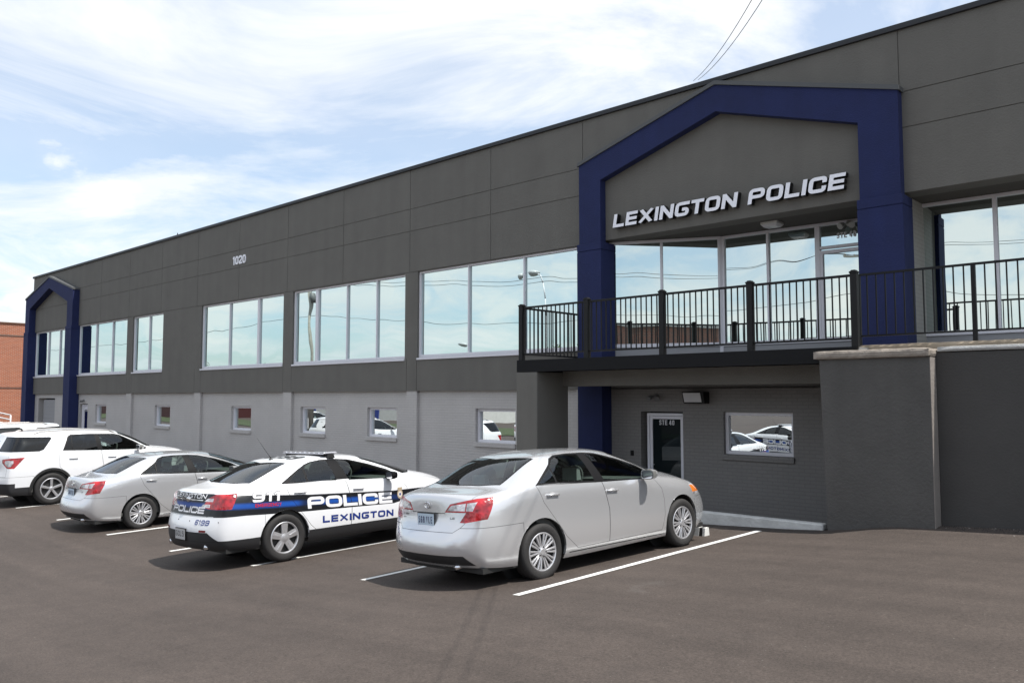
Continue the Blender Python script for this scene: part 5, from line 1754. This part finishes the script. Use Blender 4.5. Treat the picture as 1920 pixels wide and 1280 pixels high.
def livery_side(sg):
    def fit(quads, x0, base, slope, kx=1.0):
        out = []
        for q in quads:
            if sg < 0: out.append([(x0 + u, base + v + slope * u) for u, v in q])
            else: out.append([(u, base + v) for u, v in q])
        return out
    tg = 'L' if sg > 0 else 'R'
    if sg < 0:
        mp_, dv = (lambda u, v: (u, -2.0, v)), (0, 1, 0)
        def put(qs, x0, z0, sl, m, nm, off): return decal(POL, police, [[(x0 + u, z0 + v + sl * u) for u, v in q] for q in qs], mp_, dv, m, nm, off)
    else:
        mp_, dv = (lambda u, v: (u, 2.0, v)), (0, -1, 0)
        def put(qs, x0, z0, sl, m, nm, off):
            w = max(p[0] for q in qs for p in q)
            return decal(POL, police, [[(x0 + w - u, z0 + v + sl * (w - u)) for u, v in q] for q in qs], mp_, dv, m, nm, off)
    P = word('POLICE', 1.66, .180, .26, .27, .08, -.08 if sg < 0 else .08, 1.4)
    put(outline(P, .004), .39, .752, -.051, BLKT, 'door_lettering', .002)
    put(P, .39, .752, -.051, WHITET, 'door_lettering', .005)
    L = word('LEXINGTON', 1.41, .104, .23, .22, .22, 0, 1.3)
    put(outline(L, .002), .66, .505, -.040, BLKT, 'door_lettering', .002)
    put(L, .66, .505, -.040, NAVYT, 'door_lettering', .004)
    Nn = word('911', .46, .14, .24, .3, .10, .1, 1.3)
    put(outline(Nn, .006), -.54, .945, -.035, BLKT, 'quarter_lettering', .002)
    put(Nn, -.54, .945, -.035, WHITET, 'quarter_lettering', .005)
    E_ = word('EMERGENCY', .43, .05, .19, .2, .16)
    put(E_, -.50, .872, -.05, REDT, 'quarter_lettering', .004)
    # gold and white seal by the front wing
    m = MB(); c = body_pt(POL, (2.22, sg * 2, .80), (0, -sg, 0))
    mats_ = [mat('badge_gold', (0.45, 0.36, 0.25), 0.4), mat('badge_white', (0.7, 0.66, 0.60), 0.4), NAVYT]
    for i, (rx, rz, off, zz, n) in enumerate(((.060, .082, .004, 0, 20), (.042, .052, .006, -.005, 20), (.018, .022, .008, -.005, 12))):
        m.cur = i; m.face([(c.x + rx * cos(2 * pi * k_ / n), c.y + sg * off, c.z + zz + rz * sin(2 * pi * k_ / n)) for k_ in range(n)])
    m.cur = 0; m.face([(c.x - .045, c.y + sg * .005, c.z + .07), (c.x + .045, c.y + sg * .005, c.z + .07), (c.x + .05, c.y + sg * .005, c.z + .11), (c.x - .05, c.y + sg * .005, c.z + .11)])
    m.build('door_seal', mats_, police)


livery_side(-1); livery_side(1)
tlp = mk['trunk_lid']
decal(POL, tlp, [[(u, v + 1.025) for u, v in q] for q in word('LEXINGTON', .92, .064, .20, .22, .16, .15, 1.25)], rear_map(.46), (1, 0, 0), WHITET, 'boot_lettering', .005)
decal(POL, tlp, [[(u, v + .812) for u, v in q] for q in word('POLICE', .98, .096, .235, .25, .12, .15, 1.3)], rear_map(.50), (1, 0, 0), WHITET, 'boot_lettering', .005)
decal(POL, tlp, [[(-.42, .995), (.42, .995), (.42, 1.008), (-.42, 1.008)]], lambda u, v: (-2.5, u, v), (1, 0, 0), CHROME, 'boot_trim', .010)
xe = body_pt(POL, (-2, 0, 1.0), (1, 0, 0)).x
m = MB(); m.lathe([(0, -.016), (.030, -.016), (.036, -.010), (.036, 0)], (xe, 0, 1.0), 'x', 18)
for i in range(len(m.v)): m.v[i] = (m.v[i][0], m.v[i][1] * 1.75, m.v[i][2])
m.build('emblem', CHROME, tlp, smooth=True)
decal(POL, mk['rear_bumper'], [[(u, v + .655) for u, v in q] for q in word('6199', .30, .072, .17, .25, .16, .1)], rear_map(-.34), (1, 0, 0), NAVYT, 'unit_number', .004)
xp = body_pt(POL, (-2, 0, .52), (1, 0, 0)).x
plate(police, (xp - .006, 0.0, .505), .30, .15, 0, 'GCL5', mat('grey_plate', (0.5, 0.5, 0.5), 0.5), mat('plate_letters_dark', (0.03, 0.03, 0.03), 0.5))
for sg in (1, -1):
    xq = body_pt(POL, (-2, sg * .62, .50), (1, 0, 0)).x
    decal(POL, mk['rear_bumper'], [[(.47, .555), (.60, .555), (.60, .585), (.47, .585)]], (lambda u, v: (-2.5, sg * u, v)), (1, 0, 0), mat('dark_red_reflector', (.16, .005, .01), .25), 'reflector', .006)
    m = MB(); m.tube((-1.10, sg * .55, .335), (-.85, sg * .55, .33), .036, .036, 12); m.build('exhaust', CHROME, police, smooth=True)
    for yy in (.18, .78):
        q = body_pt(POL, (-2, sg * yy, .70), (1, 0, 0)); m = MB(); m.lathe([(0, -.003), (.010, -.003), (.010, .001)], tuple(q), 'x', 10); m.build('parking_sensor', DARKM, mk['rear_bumper'])
# light bar
zr = body_pt(POL, (1.05, 0, 3), (0, 0, -1)).z
lb = MB(); lb.prism([(.90, zr + .020), (.93, zr + .052), (1.17, zr + .052), (1.20, zr + .020)], -.62, .62); lbo = lb.build('light_bar', mat('clear_polycarbonate', (0.50, 0.50, 0.54), 0.12, 0.25, coat=1), police, bevel=0.015)
m = MB(); m.box(.94, -.58, zr + .004, 1.16, .58, zr + .0195)
for sg in (1, -1): m.prism([(1.0, zr - .03), (1.1, zr - .03), (1.14, zr + .012), (.96, zr + .012)], sg * .56, sg * .46); m.prism([(.98, zr - .05), (1.12, zr - .05), (1.10, zr + .02), (1.0, zr + .02)], sg * .64, sg * .54)
m.build('light_bar_mount', DARKM, lbo, bevel=.004)
m = MB()
for i in range(9): m.box(.915, -.56 + i * .14 - .05, zr + .026, .918, -.56 + i * .14 + .05, zr + .047)
m.build('light_module', CHROME, lbo)
za = body_pt(POL, (.32, 0, 3), (0, 0, -1)).z
m = MB(); m.lathe([(.035, za - .005), (.03, za + .012), (.012, za + .03)], (.32, 0, 0), 'z', 14); m.tube((.32, 0, za + .02), (.10, .04, za + .36), .004, .0025, 6); m.tube((.32, 0, za + .03), (.30, .0, za + .06), .008, .006, 8)
m.build('antenna', BLKT, police, smooth=True)
m = MB(); q_ = word('6199', .9, .30, .2, .25, .2)
for q in q_:
    P = []
    for u, v in q:
        h = POL['bvh'].ray_cast(Vector((.42 + v, .45 - u, 3)), Vector((0, 0, -1))); P.append((h[0] + Vector((0, 0, .004)))[:])
    m.face(P)
m.build('roof_lettering', BLKT, police)

# ---- SUV details
for sg in (1, -1):
    m = MB(); prev = None
    for i in range(13):
        x = -.35 + 2.0 * i / 12; z = body_pt(SUV, (x, sg * .66, 3), (0, 0, -1)).z + (.055 if 0 < i < 12 else .005)
        p = Vector((x, sg * .645, z))
        if prev is not None: m.tube(prev, p, .016, .016, 8, False)
        prev = p
    m.build('roof_rail', mat('silver_rail', (.35, .34, .33), .4, .6), suv, smooth=True)
hw = body_pt(SUV, (-3, 0, 1.50), (1, 0, 0)).x
m = MB(); zr = body_pt(SUV, (-.2, .0, 3), (0, 0, -1)).z
m.lathe([(.03, 0), (.02, .03), (.0, .04)], (-.35, .0, zr), 'z', 10); m.build('antenna', BLKT, suv)
decal(SUV, SUV['made']['tailgate'], [[(-.45, 1.10), (.45, 1.10), (.45, 1.13), (-.45, 1.13)]], lambda u, v: (-2.5, u, v), (1, 0, 0), CHROME, 'tailgate_trim', .008)
xp = body_pt(SUV, (-2, 0, .95), (1, 0, 0)).x
plate(SUV['made']['tailgate'], (xp - .006, 0.0, .98), .30, .15, 0, 'GX2', mat('grey_plate', (0.5, 0.5, 0.5), 0.5), mat('plate_letters_dark', (0.03, 0.03, 0.03), 0.5))


def place(root, x, y, z, yaw, pitch, roll):
    """local x forward, y left, z up -> world, heading +Y when yaw is 0"""
    f0 = Vector((sin(yaw), cos(yaw), 0)); l0 = Vector((-cos(yaw), sin(yaw), 0)); u0 = Vector((0, 0, 1))
    f = f0 * cos(pitch) + u0 * sin(pitch); u = f.cross(l0); l = l0 * cos(roll) - u * sin(roll); u = f.cross(l)
    M = Matrix((f, l, u)).transposed().to_4x4(); M.translation = (x, y, z)
    root.location = M.to_translation(); root.rotation_mode = 'XYZ'; root.rotation_euler = M.to_euler()


def kids(o): return [c for c in KID.get(o.name, [])]


def copy_tree(o, parent=None):
    c = o.copy(); COL.objects.link(c)
    if parent is not None: c.parent = parent
    for ch in kids(o): copy_tree(ch, c)
    return c


KID = {}
for o in list(bpy.data.objects):
    if o.parent: KID.setdefault(o.parent.name, []).append(o)


def another(src, label, x, y, yaw, z=None, roll=0.0, group=None):
    c = copy_tree(src); c['label'] = label
    if group: c['group'] = group
    place(c, x, y, zg(x, y) if z is None else z, yaw, radians(.9) * cos(yaw), roll)
    return c


place(sedan, -7.2428, 7.4924, -2.1818, radians(4.16), radians(1.13), radians(3.16))
place(police, -12.07, 6.97, -2.51, radians(0.3), radians(.9), radians(1.7))
place(suv, -23.0, 7.2, -2.6, radians(-3), radians(.9), 0)
for o in (sedan, police, suv): o['group'] = 'cars parked in front of the station'
GP = 'cars parked in front of the station'
s2 = another(sedan, 'farther silver sedan between the police car and the white SUV', -17.83, 7.26, 0.0, -2.66, 0, GP)
v2 = another(suv, 'white SUV backed in at the far left with only its roof and rear showing', -29.2, 8.9, pi, None, 0, GP)
GR = 'cars of the opposite row seen in the window reflections'
another(police, 'police sedan of the opposite row, mirrored in the window below the balcony', -14.2, -4.2, radians(28), group=GR)
another(police, 'police sedan parked second in the opposite row, mirrored behind the first', -17.6, -7.4, radians(75), group=GR)
another(suv, 'white SUV of the opposite row, mirrored in the window left of the pier', -30.8, -5.4, radians(215), group=GR)
another(sedan, 'silver sedan of the opposite row, mirrored in the fourth small window', -38.0, -4.6, radians(30), group=GR)
another(suv, 'white SUV at the far end of the opposite row, mirrored in the third small window', -56.0, -6.0, radians(170), group=GR)

# ------------------------------------------------------------------ neighbouring brick building at the left and its stairs
nb = empty('brick_building', (-66, 25, -2.7), 'sunlit red brick building beyond the left end of the station', 'building')
m = MB(); m.box(-90, 14.0, -3.2, -63, 60, 5.02); m.build('wall', REDBRICK, nb)
m = MB(); m.box(-90.1, 13.93, 5.02, -62.93, 60, 5.10); m.build('coping', mat('brown_coping', (0.16, 0.09, 0.06), .7), nb)
m = MB(); m.box(-62.99, 14.0, 4.15, -62.97, 60, 4.24); m.box(-62.99, 14.0, 0.62, -62.97, 60, 0.70)
m.build('string_course', mat('dark_brick_course', (0.15, 0.09, 0.07), .8), nb)
st = empty('staircase', (-61.5, 15.5, -2.6), 'pale concrete steps with a white pipe handrail at the far left', 'stairs')
m = MB()
for i in range(9): m.box(-63, 11.5 + i * .42, -3.0, -60.6, 16.6, -2.6 + (8 - i) * 0.0 + .15 * (i + 1)) if False else m.box(-63, 11.0, -3.0, -60.6, 17.0 - i * .55, -2.6 + .17 * (i + 1))
m.build('steps', CONC2, st)
for k_, (a, b) in enumerate((((-60.6, 12.0, 0.25), (-60.6, 17.3, -1.15)), ((-60.6, 12.0, -.05), (-60.6, 17.3, -1.45)), ((-60.6, 12.0, -.38), (-60.6, 17.3, -1.75)))):
    m = MB(); m.tube(a, b, .045, .045, 8); m.build('handrail', WHITEP, st, smooth=True)
for y, zt in ((12.0, .25), (14.6, -.43), (17.3, -1.15)):
    m = MB(); m.tube((-60.6, y, zt - 1.1), (-60.6, y, zt), .045, .045, 8); m.build('rail_post', WHITEP, st, smooth=True)

# ------------------------------------------------------------------ what stands across the lot (seen in the glass)
for (xa, xb, yf, zt, lab, nw) in ((-9, 26, -40, 6.3, 'old red brick building across the lot, mirrored in the angled storefront panes', 5), (-31, -19, -44, 5.2, 'smaller old brick building across the lot, mirrored in the glass entrance door', 2)):
    ob = empty('brick_building', ((xa + xb) / 2, yf - 8, -2.6), lab, 'building')
    m = MB(); m.box(xa, yf - 18, -3.2, xb, yf, zt); m.build('wall', REDBRICK2, ob)
    m = MB(); m.box(xa - .2, yf - 18, zt, xb + .2, yf + .2, zt + .25); m.build('coping', CONC2, ob)
    for i in range(nw):
        m = MB(); m.box(xa + 2.5 + i * 6.4, yf + .02, .6, xa + 4.9 + i * 6.4, yf + .1, 2.8); m.build('window', mat('dark_window', (.03, .04, .05), .2), ob)
wb = empty('white_building', (-78, -40, -2.6), 'long white building across the lot, mirrored in the small windows', 'building')
m = MB(); m.box(-100, -50, -3.2, -64, -34, 2.4); m.build('wall', mat('off_white_render', (.55, .55, .52), .8, var=.1), wb)
m = MB(); m.box(-100.3, -50, 2.4, -63.7, -33.7, 2.7); m.build('roof_edge', FLASH, wb)
for i in range(5):
    m = MB(); m.box(-97 + i * 7, -33.98, -2.6, -95 + i * 7, -33.9, -.4); m.build('door', NAVYT, wb)
rb = empty('red_shed', (-125, -30, -2.6), 'dark red metal building far across the lot, mirrored in the far small windows', 'building')
m = MB(); m.box(-170, -50, -3.2, -108, -26, 2.8); m.build('wall', mat('dark_red_metal', (.055, .012, .012), .6), rb)
m = MB(); m.prism([(-50, 2.8), (-26, 2.8), (-38, 4.4)], -170, -108, 'x'); m.build('roof', ROOFM, rb)


def grass(x0, y0, x1, y1):
    m = MB(); n = 12; z = [[0] * (n + 1) for _ in range(n + 1)]
    for i in range(n):
        for j in range(n):
            xs_ = [x0 + (x1 - x0) * (i + a) / n for a in (0, 1)]; ys_ = [y0 + (y1 - y0) * (j + a) / n for a in (0, 1)]
            m.face([(xs_[0], ys_[0], zg(xs_[0], ys_[0]) + .05), (xs_[1], ys_[0], zg(xs_[1], ys_[0]) + .05), (xs_[1], ys_[1], zg(xs_[1], ys_[1]) + .05), (xs_[0], ys_[1], zg(xs_[0], ys_[1]) + .05)])
    tag(m.build('lawn', mat('grass', (.045, .062, .022), .9, bump=(25, .8), var=.3, vscale=5)), kind='stuff', label='strip of lawn beyond the opposite parking row', cat='grass')


grass(-175, -25, -30, -14)


def tree(x, y, h, w, label, seed):
    rnd = random.Random(seed); z0 = zg(x, y)
    t = empty('tree', (x, y, z0), label, 'tree', 'trees across the lot')
    m = MB(); m.tube((x, y, z0), (x + .1, y, z0 + h * .45), .22, .13, 10); tips = []
    for i in range(9):
        a = rnd.uniform(0, 2 * pi); e = rnd.uniform(.5, 1.2); L = h * rnd.uniform(.25, .42)
        p = Vector((x + .1, y, z0 + h * rnd.uniform(.28, .45))); q = p + Vector((cos(a) * cos(e), sin(a) * cos(e), sin(e))) * L
        m.tube(p, q, .08, .03, 6); tips.append(q)
    m.build('trunk', TRUNKM, t, smooth=True)
    m = MB()
    for k_ in range(46):
        c0 = rnd.choice(tips) + Vector((rnd.gauss(0, w * .24), rnd.gauss(0, w * .24), rnd.gauss(0, h * .11)))
        for i in range(42):
            c = c0 + Vector((rnd.gauss(0, .33), rnd.gauss(0, .33), rnd.gauss(0, .26)))
            a, b = Vector((rnd.uniform(-1, 1), rnd.uniform(-1, 1), rnd.uniform(-.6, .6))).normalized() * .13, Vector((rnd.uniform(-1, 1), rnd.uniform(-1, 1), rnd.uniform(-1, 1))).normalized() * .08
            m.cur = 0 if k_ % 3 else 1
            m.face([c - a, c - b, c + a, c + b])
    m.build('crown', [mat('leaf_green', (.055, .10, .025), .8), mat('leaf_light', (.09, .13, .035), .8)], t)


tree(-50, -34, 8.5, 5, 'round leafy tree across the lot in front of the white building', 3)
tree(8, -62, 12.5, 8, 'tall tree rising behind the mirrored brick building', 5)
tree(-104, -22, 8, 6, 'leafy tree in front of the dark red shed', 8)
tree(-88, -24, 7, 5, 'small leafy tree before the white building', 9)

# poles, lamps and wires over the street behind the viewpoint
def catenary(name, a, b, sag, r, label, n=24, group='overhead wires'):
    a = Vector(a); b = Vector(b); m = MB(); prev = None
    for i in range(n + 1):
        t = i / n; p = a.lerp(b, t); p.z -= sag * 4 * t * (1 - t)
        if prev is not None: m.tube(prev, p, r, r, 5, False)
        prev = p
    o = m.build(name, BLKT, smooth=True); tag(o, label, 'wire', group); return o


def pole(x, y, h, label, arm=True):
    z0 = zg(x, y); e = empty('utility_pole', (x, y, z0), label, 'pole', 'utility poles across the lot')
    m = MB(); m.tube((x, y, z0 - .3), (x, y, z0 + h), .19, .13, 12); m.build('post', POLEM, e, smooth=True)
    m = MB(); m.box(x - 1.1, y - .06, z0 + h - .7, x + 1.1, y + .06, z0 + h - .58)
    m.build('crossarm', POLEM, e)
    m = MB(); m.lathe([(.0, 0), (.20, .02), (.20, .75), (0, .8)], (x + .38, y + .05, z0 + h - 2.2), 'z', 14); m.build('transformer', mat('grey_lamp_metal', (.3, .3, .3), .5), e, smooth=True)
    for dx_ in (-1, -.5, .5, 1):
        m = MB(); m.lathe([(0, 0), (.05, .02), (.03, .1), (0, .12)], (x + dx_, y, z0 + h - .58), 'z', 8); m.build('insulator', mat('porcelain', (.3, .25, .2), .3), e)
    return z0 + h


h1 = pole(-53, -5.5, 12, 'weathered utility pole mirrored in the window group left of centre')
h2 = pole(-14, -19, 12, 'utility pole standing behind the viewpoint across the lot')
h3 = pole(28, -26, 12, 'utility pole far to the right behind the viewpoint')
for i, (dy_, dz_, sg_) in enumerate(((-1, -.5, 1.1), (.5, -.5, .9), (0, -3.0, 1.3))):
    catenary('overhead_wire', (-53 + dy_, -5.5, h1 + dz_), (-14 + dy_, -19, h2 + dz_), sg_, .016, 'overhead wire strung between the utility poles across the lot')
    catenary('overhead_wire', (-14 + dy_, -19, h2 + dz_), (28 + dy_, -26, h3 + dz_), sg_, .016, 'overhead wire strung between the utility poles across the lot')
    catenary('overhead_wire', (-53 + dy_, -5.5, h1 + dz_), (-120, 6 + dy_, h1 + dz_ - .5), sg_, .016, 'overhead wire strung between the utility poles across the lot')


def street_lamp(x, y, h, label, d=-1, up=1.0, nh=2):
    z0 = zg(x, y); e = empty('street_lamp', (x, y, z0), label, 'street lamp', 'street lamps across the lot')
    m = MB(); m.tube((x, y, z0), (x, y, z0 + h), .09, .06, 12); m.build('post', ALU, e, smooth=True)
    m = MB(); pts = [(x, y, z0 + h), (x + d * .10, y, z0 + h + 1.2), (x + d * .28, y, z0 + h + 2.2 * up), (x + d * .55, y, z0 + h + 2.75 * up), (x + d * .95, y, z0 + h + 3.0 * up)]
    for a, b in zip(pts[:-1], pts[1:]): m.tube(a, b, .045, .04, 8)
    m.build('arm', ALU, e, smooth=True)
    for q in (1.0, 2.35)[:nh]:
        m = MB(); m.lathe([(0, .16), (.22, .12), (.34, .02), (.30, -.08), (.16, -.22), (0, -.25)], (x + d * q, y, z0 + h + 3.0 * up), 'z', 16)
        m.build('lamp_head', LAMPG, e, smooth=True)
        m = MB(); m.tube((x + d * .9, y, z0 + h + 3.05 * up), (x + d * q, y, z0 + h + 3.1 * up), .035, .035, 6); m.build('arm', ALU, e)


street_lamp(-37.0, -14, 8.5, 'tall double headed street lamp mirrored in the window beside the entrance')
street_lamp(-61, -30, 6.5, 'shorter street lamp across the lot, mirrored low in the same window', up=.6, nh=1)
# service wires rising from the roof edge of the station overhead
import mathutils
def cam_ray(u, v, dist):
    d = Vector(((u - 960) / 1544.0, -(v - 640) / 1544.0, -1.0)); d = co.matrix_basis.to_3x3() @ d
    return d * dist
for i, ((u0, v0), (u1, v1)) in enumerate((((1300, 152), (1402, -80)), ((1309, 150), (1421, -80)))):
    d = cam_ray(u0, v0, 1.0); a = d * ((13.9 * K) / d.y)
    b = cam_ray(u1, v1, 11.0); c = a + (b - a) * 2.6
    catenary('service_wire', a, c, 0.7, .0055, ('left' if i == 0 else 'right') + ' one of two thin wires rising from the roof edge above the blue gable', group='wires above the roof')
d = cam_ray(333, 437, 1.0); a = d * (14.2 * K / d.y)
m = MB(); m.tube((a.x, a.y, a.z - .9), (a.x, a.y, a.z), .03, .02, 6); m.tube((a.x - .2, a.y, a.z - .25), (a.x + .2, a.y, a.z - .25), .015, .015, 6)
tag(m.build('roof_antenna', BLACKM), 'tiny antenna on the roof edge of the station', 'antenna')

# loose gravel and grit where the lot meets the walls
m = MB(); rg = random.Random(11)
for i in range(1100):
    if i < 1150: x = rg.uniform(-3.5, 1.0); y = 12.62 - abs(rg.gauss(0, .14)) - (.02 if x > -3.3 else 0)
    else: x = rg.uniform(-5.0, -3.55); y = 12.36 - abs(rg.gauss(0, .05))
    r_ = rg.uniform(.004, .013); z = zsurf(x, y)
    p = [(x + r_ * cos(a + rg.uniform(-.4, .4)), y + r_ * sin(a + rg.uniform(-.4, .4)), z) for a in (0, 1.57, 3.14, 4.71)]; t = (x + rg.uniform(-.3, .3) * r_, y, z + r_ * rg.uniform(.5, 1.0))
    m.cur = 1 if rg.random() < .12 else 0
    for a in range(4): m.face([p[a], p[(a + 1) % 4], t])
tag(m.build('gravel', [mat('dark_grit', (.035, .032, .03), .9), mat('pale_grit', (.22, .20, .18), .9)]), 'loose dark grit along the foot of the charcoal walls', 'gravel', kind='stuff')
